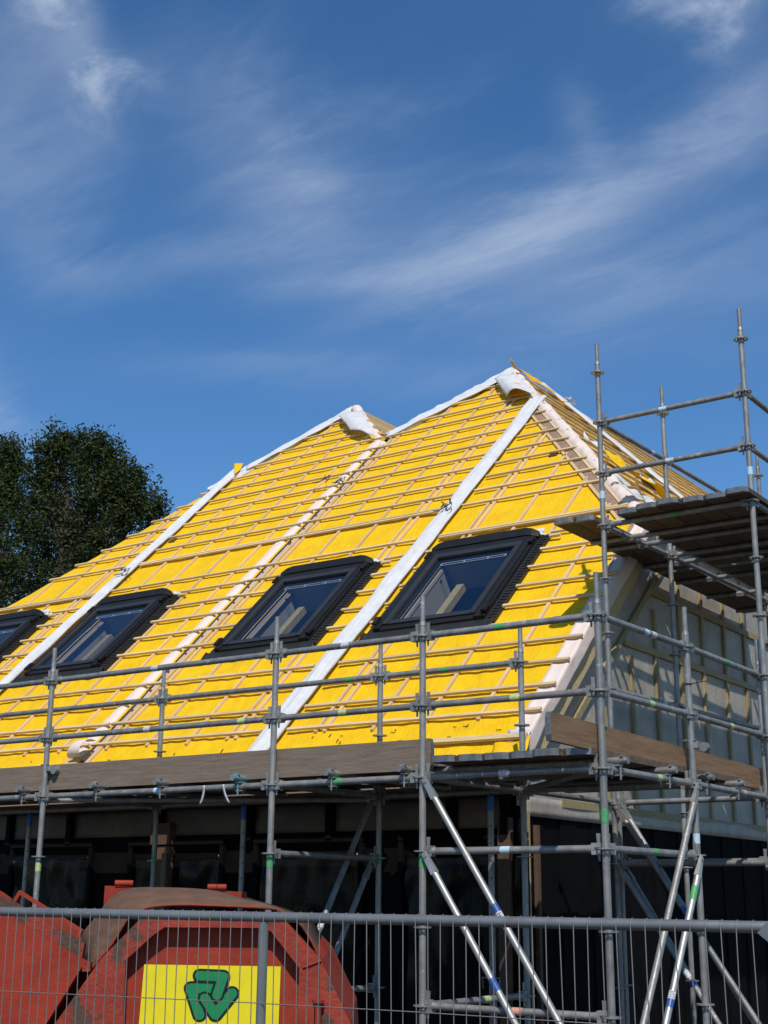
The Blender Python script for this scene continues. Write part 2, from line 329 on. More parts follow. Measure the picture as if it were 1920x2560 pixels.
# battens, split at the strips, the roof windows and the hips
def cut(segs, a, b):
    out = []
    for l, r in segs:
        if r <= a or l >= b: out.append((l, r)); continue
        if l < a: out.append((l, a))
        if r > b: out.append((b, r))
    return out
rows = [0.76] + [1.125 + 0.374 * k for k in range(25)]
JB = random.Random(3)
for i, s in enumerate(rows):
    k = i - 1
    cols = {'CD': (max(-4.44, unotch_r(s)), (-1.65 if s < 4.6 else uright(s) - 0.05)), 'BC': ((UB + 0.012) if s < SN else unotch_r(s) + 0.1, min(-4.76, uright(s) - 0.1)),
            'AB': (max(-9.93, uleft(s) + 0.08), unotch_l(s) - (0.012 if s < SN else 0.12)), 'LA': (uleft(s) - (0.0 if s < SH else -0.02), -10.22)}
    if s > 8.75:
        cols.pop('CD'); cols['BC'] = (unotch_r(s) + 0.1, uright(s) - 0.1); cols.pop('LA')
        cols['AB'] = (uleft(s) + 0.06, unotch_l(s) - 0.12)
    for cn, (l, r) in cols.items():
        if r - l < 0.12: continue
        if k == 11: continue                         # the wide open course
        segs = [(l, r)]
        if 2.55 < s < 4.55:
            for a, b in WIN: segs = cut(segs, a - 0.13, b + 0.15)
        wide = (cn in ('CD', 'LA') and k == 10) or (cn in ('BC', 'AB') and k == 12)
        for l2, r2 in segs:
            if r2 - l2 < 0.06: continue
            ju = [JB.uniform(-.012, .012) for _ in range(2)]; js = JB.uniform(-.006, .006); tilt = JB.uniform(-.006, .006)
            lim = uright(s) + 0.05
            pieces = [(0, 0)] if not wide else [(0, 0), (-0.040, -0.004)]
            hw = 0.0175 if i else 0.030
            for ds, dh in pieces:
                mb = MB(); a, b = l2 + ju[0], min(r2 + (abs(ju[1]) if r2 > -1.7 else -abs(ju[1])), lim)
                sA, sB = s + js + ds - tilt, s + js + ds + tilt
                pts = []
                for h in (-0.036, -0.010 + dh):
                    pts += [RP(a, sA - hw, h), RP(b, sB - hw, h), RP(b, sB + hw, h), RP(a, sA + hw, h)]
                mb.hexa(pts); build('batten', mb, 'pine', roof)
for u in CB:
    top = ST
    if u > UP2: top = min(ST, SH + (UR - u) / kh) - 0.35
    elif u > UB: top = SN + (u - UB) / kn - 0.2
    elif u > UP1: top = SN + (UB - u) / kn - 0.2
    else: top = min(ST, SH + (u - UL) / kh) - 0.25
    top = min(top, 10.0)
    segs = [(0.72 + JB.uniform(0.30, 0.36), top)]
    for a, b in WIN:
        if a - 0.05 < u < b + 0.05: segs = cut(segs, WS0 - 0.2, WS1 + 0.06)
    for l, r in segs:
        x = u + JB.uniform(-.008, .008)
        mb = MB(); rbox(mb, x - 0.017, x + 0.017, l, r, -0.062, -0.036); build('counter_batten', mb, 'pine_s', roof)
# eave board under the membrane edge
mb = MB(); rbox(mb, UL, -2.55, 0.44, 0.60, -0.11, -0.066); build('eave_board', mb, 'pine', house)

mk = MB()
for k in range(20):
    u = JB.uniform(-4.35, -1.9) if k < 14 else JB.uniform(-9.5, -4.9); s = JB.choice((0.86, 0.92, 1.0)) + JB.uniform(-.02, .02); l_ = JB.uniform(.02, .06)
    if JB.random() < .5: rbox(mk, u, u + l_, s, s + .0022, -0.06, -0.052)
    else: rbox(mk, u, u + .0022, s, s + l_, -0.06, -0.052)
build('marking_lines', mk, 'lblack', roof, kind='stuff')
# party strips (white folded membrane)
def strip(uc, wd, s0, s1, seed):
    mb = MB()
    def P(a, b):
        s = s0 + (s1 - s0) * b
        e = 0.018 * noise.noise(Vector((s * 1.4, seed, a * 2)))
        x = uc + (a - 0.5) * wd + e
        crease = 0.030 * math.exp(-((a - 0.5 + 0.06 * math.sin(s * 2 + seed)) / 0.10) ** 2)
        h = 0.004 + 0.012 * math.sin(math.pi * a) + crease + 0.018 * noise.noise(Vector((s * 1.6 + a * 2, a * 4, seed + 4))) + 0.003 * noise.noise(Vector((s * 6, a * 4, seed)))
        if a in (0, 1): h -= 0.02
        return RP(x, s, h)
    mb.grid(P, 18, 160); return solid(build('membrane_strip', mb, 'white', house), 0.004)
strip(-4.605, 0.265, 0.50, 8.78, 2.0)
strip(-10.07, 0.25, 0.50, 8.52, 7.0)
# rolled membrane over the middle party wall (B)
def roll(p0, p1, nrm, r, seed, name='membrane_roll', wob=0.012, n=90, sink=0.5):
    mb = MB(); d = (p1 - p0); L = d.length; d = d / L; e = d.cross(nrm).normalized()
    def P(a, b):
        t = b * L; ang = math.pi * (a * 1.06 - 0.03)
        rr = r * (1 + 0.10 * noise.noise(Vector((t * 2.2, a * 2, seed))) + 0.16 * noise.noise(Vector((t * 9, a * 4, seed)))) + wob * 0.6 * math.sin(t / 0.374 * 2 * math.pi) * math.sin(ang)
        return p0 + d * t + e * (math.cos(ang) * rr) + nrm * (math.sin(ang) * rr - r * sink)
    mb.grid(P, 14, n * 2); return solid(build(name, mb, 'beige', house), 0.004)
mb = MB()
def P(a, b):
    s = 0.95 + 7.65 * b; ang = math.pi * a
    x = -7.285 - 0.125 * math.cos(ang); hh = -0.075 + 0.038 * math.sin(ang) ** 0.8
    if a > 0.5: x = -7.285 - 0.115 * math.cos(ang); hh = -0.037 - 0.17 * (1 - math.sin(ang))
    return RP(x + 0.008 * noise.noise(Vector((s * 2, a, 3))), s, hh + 0.006 * noise.noise(Vector((s * 5, a * 3, 8))))
mb.grid(P, 18, 100); solid(build('membrane_roll', mb, 'beige', house), 0.004)
mb = MB(); rbox(mb, -7.20, -7.035, 0.50, 8.50, -0.26, -0.175); build('valley_board', mb, 'brownboard', house)
mb = MB(); rbox(mb, -7.034, -7.005, 0.50, 8.50, -0.26, -0.064); build('valley_side', mb, 'brownboard', house)
mb = MB(); rbox(mb, -7.034, -6.985, 0.75, 8.50, -0.0635, -0.038); build('edge_batten', mb, 'pine_s', house)
mb = MB(); rbox(mb, -7.40, -7.21, 0.42, 0.97, -0.10, -0.055); build('wall_plate', mb, 'pine_s', house)
# curled lower end of that roll
mb = MB()
def P(a, b):
    t = -0.6 + 3.6 * a; rr = 0.09 + 0.05 * a
    return RP(-7.34 + 0.16 * a + 0.20 * b * (1 - 0.3 * a), 0.98 - rr * math.cos(t) * 0.9, 0.02 + rr * math.sin(t) * 0.8)
mb.grid(P, 16, 6); solid(build('membrane_curl', mb, 'beige', house), 0.003)

# side slope behind the hip (falls towards the gable side)
LB = 17.0
zS, zT = Z0 + SH * sa, Z0 + ST * sa
LG = math.hypot(UR - UP2, zT - zS); cb_, sb_ = (UR - UP2) / LG, (zT - zS) / LG
GN = Vector((sb_, 0, cb_))
def GP(v, t, h=0.0): return Vector((UR - t * cb_ + h * sb_, v, zS + t * sb_ + h * cb_))
def vh(t): return V0 + (SH + t / LG * (ST - SH)) * ca          # hip position on the side slope
mb = MB()
def P(a, b):
    t = LG * b; v = vh(t) + (LB - vh(t)) * a
    return GP(v, t, -0.06 - 0.02 * abs(math.sin(v * 5)) + 0.012 * noise.noise(Vector((v * 3, t * 3, 0))))
mb.grid(P, 60, 60); side = build('side_slope_membrane', mb, 'yellow', house)
for k in range(15):
    t = 0.12 + 0.374 * k
    if t > LG - 0.1: break
    v = vh(t) + 0.01
    while v < LB - 0.3:
        v2 = min(LB, v + JB.uniform(2.6, 4.2)); js = JB.uniform(-.012, .012); dh = JB.uniform(-0.004, 0.004)
        mb = MB(); mb.hexa([GP(v, t - .024 + js, -.036), GP(v2, t - .024, -.036), GP(v2, t + .024, -.036), GP(v, t + .024 + js, -.036),
                            GP(v, t - .024 + js, dh), GP(v2, t - .024, dh), GP(v2, t + .024, dh), GP(v, t + .024 + js, dh)])
        build('batten', mb, 'pine', side); v = v2 + 0.01
for v in [6.0 + 0.58 * q for q in range(18)]:
    t1 = min(LG - 0.1, ((v - V0) / ca - SH) / (ST - SH) * LG - 0.3)
    if t1 < 0.3: continue
    mb = MB(); mb.hexa([GP(v - .022, 0, -.062), GP(v + .022, 0, -.062), GP(v + .022, t1, -.062), GP(v - .022, t1, -.062), GP(v - .022, 0, -.036), GP(v + .022, 0, -.036), GP(v + .022, t1, -.036), GP(v - .022, t1, -.036)])
    build('counter_batten', mb, 'pine_s', side)
mb = MB()
mb.grid(lambda a, b: GP(9.72 + 0.30 * a + .02 * noise.noise(Vector((b * 9, a, 3))), LG * (1.0 - b) - 0.02, 0.03 + 0.03 * math.sin(math.pi * a) + 0.02 * noise.noise(Vector((b * 14, a * 3, 8)))), 6, 60)
solid(build('membrane_strip', mb, 'white', house), 0.004)
# closing surfaces of the roof body: side deck, valley between the peaks, far left slope, back wall
q = lambda u, v, z: Vector((u, v, z))
zN = Z0 + SN * sa; vS, vT, vN = V0 + SH * ca, V0 + ST * ca, V0 + SN * ca
rb = MB(); dn = Vector((0, 0, -0.12))
for poly in ([q(UR, vS, zS), q(UR, LB, zS), q(UP2, LB, zT), q(UP2, vT, zT)], [q(UP2, vT, zT), q(UP2, LB, zT), q(UB, LB, zN), q(UB, vN, zN)],
             [q(UB, vN, zN), q(UB, LB, zN), q(UP1, LB, zT), q(UP1, vT, zT)], [q(UP1, vT, zT), q(UP1, LB, zT), q(UL, LB, zS), q(UL, vS, zS)]):
    rb.add([p + dn for p in poly], [(0, 1, 2, 3)])
rb.add([q(UL, LB, 0), q(UR, LB, 0), q(UR, LB, zS) + dn, q(UP2, LB, zT) + dn, q(UB, LB, zN) + dn, q(UP1, LB, zT) + dn, q(UL, LB, zS) + dn], [tuple(range(7))])
rb.add([q(UL, 2.05, 0), q(UL, LB, 0), q(UL, LB, zS) + dn, q(UL, vS, zS) + dn, q(UL, 2.05, Z0 + 0.45)], [tuple(range(5))])
build('roof_body', rb, 'interior', house)
# slope between the two peaks, seen through the notch
mb = MB()
def P(a, b):
    s = SN + (ST - SN) * b; v = V0 + s * ca
    return Vector((UB - (s - SN) * kn, v + 0.03 + (LB - v) * a, Z0 + s * sa - 0.05))
mb.grid(P, 8, 8); inner = build('inner_slope_membrane', mb, 'yellow', house)
for k in range(5):
    s = SN + 0.22 + 0.34 * k; v = V0 + s * ca; x = UB - (s - SN) * kn; z = Z0 + s * sa
    mb = MB(); mb.box(x - 0.025, x + 0.025, v + 0.02, v + 4.0, z - 0.035, z + 0.012); build('batten', mb, 'pine', inner)

# hip rolls with the boards along them
hipd = (RP(UP2, ST) - RP(UR, SH)).normalized()
hn = (RN + GN).normalized()
roll(RP(UR - 0.09, SH + 0.15, -0.085), RP(UP2 + 0.0, ST - 0.05, -0.080), hn, 0.092, 9.1, wob=0.010, sink=0.32)
pdir = hipd.cross(RN).normalized()
if pdir.x > 0: pdir = -pdir
def hipbar(o0, o1, h0, h1, mt, nm, sA=SH + 0.1, sB=ST - 1.6):
    A = RP(uright(sA), sA); B = RP(uright(sB), sB)
    mb = MB(); mb.hexa([A + pdir * o0 + RN * h0, A + pdir * o1 + RN * h0, B + pdir * o1 + RN * h0, B + pdir * o0 + RN * h0, A + pdir * o0 + RN * h1, A + pdir * o1 + RN * h1, B + pdir * o1 + RN * h1, B + pdir * o0 + RN * h1])
    build(nm, mb, mt, house)
hipbar(0.12, 0.215, -0.07, -0.044, 'brownboard', 'hip_board')
hipbar(0.22, 0.255, -0.07, -0.036, 'pine_s', 'hip_edge_batten')
hipbar(0.085, 0.115, -0.07, -0.036, 'pine_s', 'hip_edge_batten')
# hip of the further peak, down to the notch
A1, NT = RP(UP1, ST), RP(UB, SN)
n1 = Vector((0.3, -0.6, 0.74)).normalized()
roll(NT + Vector((0.06, -0.06, -0.22)), A1 + Vector((0.06, 0, -0.04)), n1, 0.085, 5.5, wob=0.02, n=40, sink=0.45)

lhn = (RN + Vector((-sb_, 0, cb_))).normalized()
def wroll(p0, p1, r, seed, sink=0.35):
    o = roll(p0, p1, lhn, r, seed, name='hip_membrane', wob=0.004, n=40, sink=sink); o.data.materials[0] = M['white']; return o
wroll(RP(UB + 0.02, SN + 0.03, -0.08), RP(UP2, ST - 0.02, -0.08), 0.13, 12.0)
wroll(RP(uleft(8.0), 8.0, -0.09), RP(UP1, ST - 0.02, -0.08), 0.12, 15.0)
# ridge and peak membranes (white), draped
def patch(c, mt, nm, hf, nu=14, nv=14, h0=0.05, seed=0, thick=0.004):
    # c: four (u,s) corners: 00,10,11,01
    mb = MB()
    def P(a, b):
        u = (c[0][0] * (1 - a) + c[1][0] * a) * (1 - b) + (c[3][0] * (1 - a) + c[2][0] * a) * b
        s = (c[0][1] * (1 - a) + c[1][1] * a) * (1 - b) + (c[3][1] * (1 - a) + c[2][1] * a) * b
        return RP(u, s, h0 + hf(a, b) + 0.018 * noise.noise(Vector((u * 4, s * 4, seed))))
    mb.grid(P, nu, nv); return solid(build(nm, mb, mt, house), thick)
def hipband(uf, sA, sB, w0, w1, seed):
    mb = MB()
    def P(a, b):
        s = sA + (sB - sA) * b; wd = w0 + (w1 - w0) * b + 0.015 * noise.noise(Vector((b * 5, seed, 0)))
        d = (a - 0.35) * wd                       # distance across, negative = behind the hip
        base = RP(uf(s), s, 0.012)
        if a < 0.35: return base + Vector((-0.55, 0.25, -0.45)) * (-d) * 1.6
        return base + Vector((0.35, 0, 0)) * d + (RP(0, -1) - RP(0, 0)) * d * 0.95 + RN * (0.006 * math.sin(b * 20 + a * 3) - 0.05 * max(0, a - 0.6))
    mb.grid(P, 10, 30); return solid(build('ridge_membrane', mb, 'white', house), 0.004)
hipband(unotch_r, SN + 0.05, ST, 0.20, 0.52, 1.0)
hipband(uleft, 8.62, ST, 0.22, 0.50, 4.0)
hipband(uleft, 8.0, 8.62, 0.10, 0.14, 6.0)
e1 = [rpx(*p, 0.06) for p in ((1238, 950), (1268, 994), (1340, 985), (1285, 930))]
patch([e1[0], e1[1], e1[2], e1[3]], 'white', 'peak_flap', lambda a, b: 0.03 + 0.10 * a * math.sin(math.pi * min(1, b * 1.1)) + 0.02 * math.sin(6 * b), seed=2)
patch([(-5.28, 9.28), (-5.20, 9.00), (-4.80, 8.92), (-4.95, 9.20)], 'yunder', 'flap_underside', lambda a, b: 0.01 + 0.10 * (1 - a) * math.sin(math.pi * b), h0=0.02, seed=3)
e2 = [rpx(*p, 0.05) for p in ((847, 1042), (877, 1079), (938, 1090), (905, 1028))]
patch([e2[0], e2[1], e2[2], e2[3]], 'white', 'peak_flap', lambda a, b: 0.02 + 0.05 * math.sin(math.pi * a) + 0.03 * math.sin(4 * b), seed=5)
e3 = [rpx(*p, 0.02) for p in ((586, 1186), (588, 1164), (610, 1160), (600, 1176))]
patch([e3[0], e3[1], e3[2], e3[3]], 'yellow', 'membrane_fold', lambda a, b: 0.03 * a * (1 - b) + 0.01, nu=6, nv=6, h0=0.02, seed=6)
# crumpled membrane along the hip
def crumple(c0, c1, wd, amp, mt, seed, nm='crumpled_membrane', nrm=GN):
    mb = MB(); d = c1 - c0; e = d.normalized().cross(nrm).normalized()
    def P(a, b):
        p = c0 + d * b + e * (a - .5) * wd * (0.5 + 0.7 * math.sin(math.pi * min(1, max(0, b * 0.9 + 0.08))))
        r = Vector((noise.noise(p * 5 + Vector((seed, 0, 0))), noise.noise(p * 5 + Vector((0, seed, 0))), noise.noise(p * 7 + Vector((0, 0, seed)))))
        return p + r * amp + nrm * (0.05 + amp * 0.4)
    mb.grid(P, 14, 26); return solid(build(nm, mb, mt, house), 0.003)
crumple(GP(vh(2.35) + 0.05, 2.3), GP(vh(2.2) + 1.7, 0.9), 0.20, 0.09, 'white', 3)
crumple(GP(vh(2.2) + 0.25, 2.1), GP(vh(2.2) + 1.5, 1.0), 0.16, 0.09, 'yellow', 11)
crumple(GP(vh(0.7) + 0.1, 0.95), GP(vh(0.5) + 1.0, 0.25), 0.12, 0.06, 'white', 21)
crumple(GP(vh(0.3) - 0.05, 0.55), GP(vh(0.3) + 0.35, 0.35), 0.12, 0.06, 'white', 31)
crumple(GP(vh(5.0) + 0.15, 5.45), GP(vh(5.0) + 0.8, 4.6), 0.16, 0.08, 'yunder', 41)
# dark patches let into the membrane
for (u, s) in (rpx(1384, 1137, -0.06), rpx(432, 1352, -0.06)):
    mb = MB(); rbox(mb, u - 0.055, u + 0.055, s - 0.045, s + 0.045, -0.066, -0.045); build('vent_patch', mb, 'brick', house)

# verge at the gable: rafter, membrane turned over it
mb = MB(); rbox(mb, -1.86, -1.70, 0.45, SH + 0.45, -0.36, -0.085); build('verge_rafter', mb, 'pine', house)
mb = MB()
def P(a, b):
    s = 0.72 + (SH - 0.55) * b; wv = 0.02 * noise.noise(Vector((s * 3, a, 2)))
    if a < 0.45: x = -1.83 + 0.17 * a / 0.45; h = -0.044 - 0.012 * math.sin(a / 0.45 * 3)
    else: x = -1.66 + wv * 0.5; h = -0.044 - (a - 0.45) / 0.55 * (0.15 + 0.03 * noise.noise(Vector((s * 2, 0, 9))))
    return RP(x, s, h) + Vector((0, 0, 0.01 * noise.noise(Vector((s * 7, a * 3, 1)))))
mb.grid(P, 12, 60); solid(build('verge_membrane', mb, 'beige', house), 0.004)
mb = MB()   # curl of membrane at the foot of the verge
def P(a, b):
    t = 2.6 * a; return RP(-1.84 + 0.22 * b + 0.03 * math.sin(5 * b), 0.86 - 0.13 * math.sin(t) * (0.5 + 0.7 * b), -0.04 + 0.07 * (1 - math.cos(t)) * (0.3 + 0.5 * b) - 0.05 * a * b)
mb.grid(P, 16, 10); solid(build('membrane_curl', mb, 'white', house), 0.003)
mb = MB()   # drooping tail of the yellow sheet at the eave corner
def P(a, b):
    u = -2.75 + 1.12 * a; dr = 0.05 + 0.10 * math.sin(math.pi * min(1, a * 1.25)) ** 0.7 + 0.03 * a
    return RP(u, 0.44 - b * dr * 1.15, -0.06) + Vector((0, -0.05 * b * b, 0)) + Vector((0, 0.03, 0.02)) * noise.noise(Vector((u * 6, b * 3, 3)))
mb.grid(P, 26, 8); solid(build('eave_flap', mb, 'yellow', house), 0.003)
mb = MB()
def P(a, b):
    u = -1.98 + 0.34 * a; return RP(u, 0.80 - 0.50 * b, -0.05 - 0.02 * b) + Vector((0.05 * math.sin(b * 3), -0.05 * math.sin(a * 9) * b, 0.0))
mb.grid(P, 14, 8); solid(build('eave_flap', mb, 'yellow', house), 0.003)

# ------------------------------------------------------------------ roof windows
def roof_window(u0, u1, idx):
    s0, s1 = WS0, WS1
    fr = MB()                                               # casing: stepped profile
    for (a, b, c, d, h) in ((u0, u0 + .075, s0 - .02, s1 - .10, .036), (u1 - .075, u1, s0 - .02, s1 - .10, .036), (u0 + .075, u1 - .075, s0 - .04, s0 + .035, .024), (u0 + .075, u1 - .075, s1 - .20, s1 - .10, .040)):
        rbox(fr, a, b, c, d, -0.10, h)
    for a, b in ((u0 - .035, u0 - .002), (u1 + .002, u1 + .035)): rbox(fr, a, b, s0 + .0, s1 - .12, -0.06, 0.02)
    wn = build('roof_window', fr, 'frame', house)
    sa_ = MB(); a, b, c, d = u0 + .080, u1 - .080, s0 + .040, s1 - .208
    for q in ((a, a + .07, c, d, .048), (b - .07, b, c, d, .048), (a + .072, b - .072, c, c + .07, .042), (a + .072, b - .072, d - .085, d, .048)):
        rbox(sa_, q[0], q[1], q[2], q[3], -0.03, q[4])
    
    build('sash', sa_, 'sashgrey', wn)
    pn = MB(); pn.add([RP(a + .06, c + .06, 0.022), RP(b - .06, c + .06, 0.022), RP(b - .06, d - .075, 0.022), RP(a + .06, d - .075, 0.022)], [(0, 1, 2, 3)]); build('pane', pn, 'glass', wn)
    vb = MB(); rbox(vb, a + .15, b - .15, d - .23, d - .222, 0.005, 0.012); rbox(vb, a + .15, b - .15, d - .188, d - .18, 0.005, 0.012)
    for t in (0.0, 0.36, 0.72, 0.985): x = a + .15 + (b - a - .30) * t; rbox(vb, x, x + .012, d - .221, d - .189, 0.005, 0.012)
    build('ventilation_bar', vb, 'whites', wn)
    hd = MB()                                               # hood over the head, rounded ends
    n = 16
    for k in range(n):
        t0, t1 = k / n, (k + 1) / n
        def ph(t): e = min(t, 1 - t) * 2; return 0.045 + 0.045 * min(1, e * 5) ** 0.5
        x0, x1 = u0 - .05 + (u1 - u0 + .10) * t0, u0 - .05 + (u1 - u0 + .10) * t1
        e0, e1 = 0.05 * max(0, 1 - min(t0, 1 - t0) * 9), 0.05 * max(0, 1 - min(t1, 1 - t1) * 9)
        hd.hexa([RP(x0, s1 - .095, -.06), RP(x1, s1 - .095, -.06), RP(x1, s1 + .01 - e1, -.06), RP(x0, s1 + .01 - e0, -.06), RP(x0, s1 - .095, ph(t0) - .035), RP(x1, s1 - .095, ph(t1) - .035), RP(x1, s1 + .01 - e1, ph(t1)), RP(x0, s1 + .01 - e0, ph(t0))])
    build('head_flashing', hd, 'frame', wn)
    for sgn, ub in ((-1, u0 - .036), (1, u1 + .036)):       # pleated side flashing
        sf = MB(); wd = 0.085 if sgn < 0 else 0.115
        a_, b_ = sorted((ub, ub + sgn * wd))
        rbox(sf, a_, b_, s0 - .06, s1 - .02, -0.06, -0.018)
        if sgn > 0:
            k = s0
            while k < s1 - .05: rbox(sf, a_ + .03, b_ + .004, k, k + .016, -0.0175, -0.008); k += 0.055
        build('side_flashing', sf, 'apron', wn)
        br = MB(); x = u0 - .02 if sgn < 0 else u1 + .02   # hinge covers low on the casing
        rbox(br, x - .028, x + .028, s0 + .04, s0 + .17, 0.0405, 0.068); build('hinge_cover', br, 'frame', wn)
        br = MB(); rbox(br, x - .022, x + .022, s1 - .28, s1 - .15, 0.0405, 0.062); build('hinge_cover', br, 'frame', wn)
    ap = MB()
    def P(a, b):
        s = s0 - .042 - 0.14 * b; x = u0 - .13 - .02 * b + (u1 - u0 + .30 + .02 * b) * a
        return RP(x, s, -0.004 - 0.03 * b + 0.006 * math.sin(a * 37) * b + (0.02 if a in (0, 1) else 0))
    ap.grid(P, 40, 5); solid(build('apron_flashing', ap, 'apron', wn), 0.006)
    rv = MB()
    for (a2, b2, c2, d2) in ((u0 + .12, u0 + .16, s0 + .10, s1 - .22), (u1 - .16, u1 - .12, s0 + .10, s1 - .22), (u0 + .16, u1 - .16, s0 + .08, s0 + .12), (u0 + .16, u1 - .16, s1 - .26, s1 - .22)):
        rbox(rv, a2, b2, c2, d2, -0.42, -0.101)
    build('lining', rv, 'reveal', wn)
    bm_ = MB(); x = u0 + .42; rbox(bm_, x, x + .09, s0 + .10, s0 + 1.12, -0.27, -0.19); build('streak_beam', bm_, 'pinev', wn)  # made-up beam behind the pane; sun on it gives the pale streak
    tp = MB()                                               # white tape tail at the upper corner
    x = u1 + .06
    def P(a, b): return RP(x - .06 + .16 * a, s1 - .02 + .11 * b - .03 * a, -0.03 + 0.03 * math.sin(a * 4 + b * 3))
    tp.grid(P, 6, 5); solid(build('tape_tail', tp, 'white', wn), 0.003)
    if idx in (0, 3):
        tp = MB(); tp.grid(lambda a, b: RP(u0 + .1 + (u1 - u0 - .05) * a, s1 + .045 + .05 * b, -0.02 + 0.03 * b), 10, 2); solid(build('tape_tail', tp, 'white', wn), 0.003)
    cl_ = MB(); rbox(cl_, u1 + .17, u1 + .30, s1 - .10, s1 - .06, -0.03, 0.0); build('fixing_strip', cl_, 'pine', wn)
for i, (a, b) in enumerate(WIN): roof_window(a, b, i)

# ------------------------------------------------------------------ gable wall
GU = -1.80
gw = MB(); zt = zS - 0.1
gw.add([q(GU, 2.05, Z0 - 0.06), q(GU, LB, Z0 - 0.06), q(GU, LB, zt), q(GU, vS - .12, zt), q(GU, 2.05, Z0 + 0.35)], [(0, 1, 2, 3, 4)])
gable = build('gable_wall', gw, 'grey', house, label='grey-membraned gable wall with timber studs')
def gz(v): return Z0 + (v - V0) / ca * sa * 1.0
def gbar(v0, z0, v1, z1, wd, th, mt='pinev', nm='stud'):
    A = Vector((GU, v0, Z0 + z0)); B = Vector((GU, v1, Z0 + z1)); d = (B - A).normalized(); e = d.cross(Vector((1, 0, 0))) * (wd / 2); t = Vector((th, 0, 0)); o0 = Vector((0.003, 0, 0))
    mb = MB(); mb.hexa([A - e + o0, B - e + o0, B + e + o0, A + e + o0, A - e + t, B - e + t, B + e + t, A + e + t]); build(nm, mb, mt, gable)
for v in (3.75, 4.38, 5.0, 5.66, 6.30, 6.96, 7.61, 8.25, 8.9):
    top = min(2.95, (v - 2.72) * 0.93); rails = [0.0, 1.66, 2.30, 2.95]
    for a, b in zip(rails, rails[1:]):
        if a + 0.06 < top: gbar(v, a + 0.035, v + JB.uniform(-.01, .01), min(b - 0.035, top), 0.058, 0.030)
for z, va in ((0.0, 2.8), (1.66, 4.24), (2.30, 4.92)):
    gbar(va, z, 9.6, z, 0.068, 0.033, nm='rail')
gbar(3.05, 0.70, 5.45, 2.79, 0.065, 0.036, nm='sloping_stud')
# strip and dark cladding below the gable
sb = MB(); sb.grid(lambda a, b: Vector((GU + 0.03 + 0.015 * noise.noise(Vector((a * 12, b, 0))), 2.1 + 9 * a, Z0 - 0.14 + 0.16 * b)), 60, 3); solid(build('skirt_membrane', sb, 'grey', house), 0.004)
sc_ = MB(); y = 2.05
while y < 12: sc_.box(GU - 0.04, GU - 0.005 + 0.012 * (int(y * 10) % 2), y, y + 0.145, 0, Z0 - 0.10); y += 0.15
build('side_cladding', sc_, 'black', house)
for (y, wd, z1, mt) in ((2.12, .06, 2.75, 'pinev'), (2.30, .05, 2.65, 'brick')):
    mb = MB(); mb.box(GU + 0.012, GU + 0.05, y, y + wd, 0.02, z1); build('corner_post', mb, mt, house)

# ------------------------------------------------------------------ front facade below the eave
mb = MB(); mb.box(UL, -1.87, 1.715, 1.755, Z0 + 0.09, Z0 + 0.268); build('fascia_board', mb, 'brownboard', house)
fw = MB(); fw.box(UL, -1.82, 2.05, 2.30, 0, Z0 + 0.42); fac = build('front_wall', fw, 'black', house)
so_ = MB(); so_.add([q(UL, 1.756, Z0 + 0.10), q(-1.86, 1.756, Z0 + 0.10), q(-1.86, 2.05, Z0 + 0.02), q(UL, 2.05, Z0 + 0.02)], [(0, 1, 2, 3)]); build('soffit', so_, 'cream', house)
x = UL
k = 0
while x < -1.9:
    x2 = min(-1.84, x + (1.18, 0.95, 1.3)[k % 3])
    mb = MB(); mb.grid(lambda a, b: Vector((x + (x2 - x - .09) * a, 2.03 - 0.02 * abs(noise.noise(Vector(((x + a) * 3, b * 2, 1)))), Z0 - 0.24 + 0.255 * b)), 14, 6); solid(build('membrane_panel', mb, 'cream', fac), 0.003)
    mb = MB(); mb.box(x2 - .08, x2 - .015, 1.97, 2.045, Z0 - 0.30, Z0 + 0.015); build('black_bracket', mb, 'black', fac)
    x = x2; k += 1
for xa in (-9.6, -8.0, -6.2, -4.55, -2.9):                   # openings hung with black sheet
    mb = MB(); wv = random.random() * 9
    mb.grid(lambda a, b: Vector((xa + 1.15 * a, 2.02 - 0.05 * abs(noise.noise(Vector((a * 4, b * 5, wv)))), 0.15 + 2.3 * b)), 22, 30); solid(build('plastic_sheet', mb, 'film', fac), 0.002)
    mb = MB(); mb.box(xa - .06, xa - .012, 1.99, 2.045, 0.1, 2.52); mb.box(xa + 1.165, xa + 1.21, 1.99, 2.045, 0.1, 2.52); mb.box(xa - .06, xa + 1.21, 1.985, 2.044, 2.53, 2.58); build('window_frame', mb, 'black', fac)
for xa, mt in ((-5.78, 'brick'),):
    mb = MB(); mb.box(xa - .10, xa + .12, 1.96, 2.04, 0.0, 2.52); mb.box(xa - .13, xa + .13, 1.94, 2.04, 2.535, 2.74); build('timber_pier', mb, 'brick', fac)
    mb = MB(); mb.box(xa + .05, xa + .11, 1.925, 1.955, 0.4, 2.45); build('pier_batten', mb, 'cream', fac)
mb = MB(); mb.box(-1.95, -1.83, 1.98, 2.04, 0.0, 2.7); build('corner_column', mb, 'brick', fac)

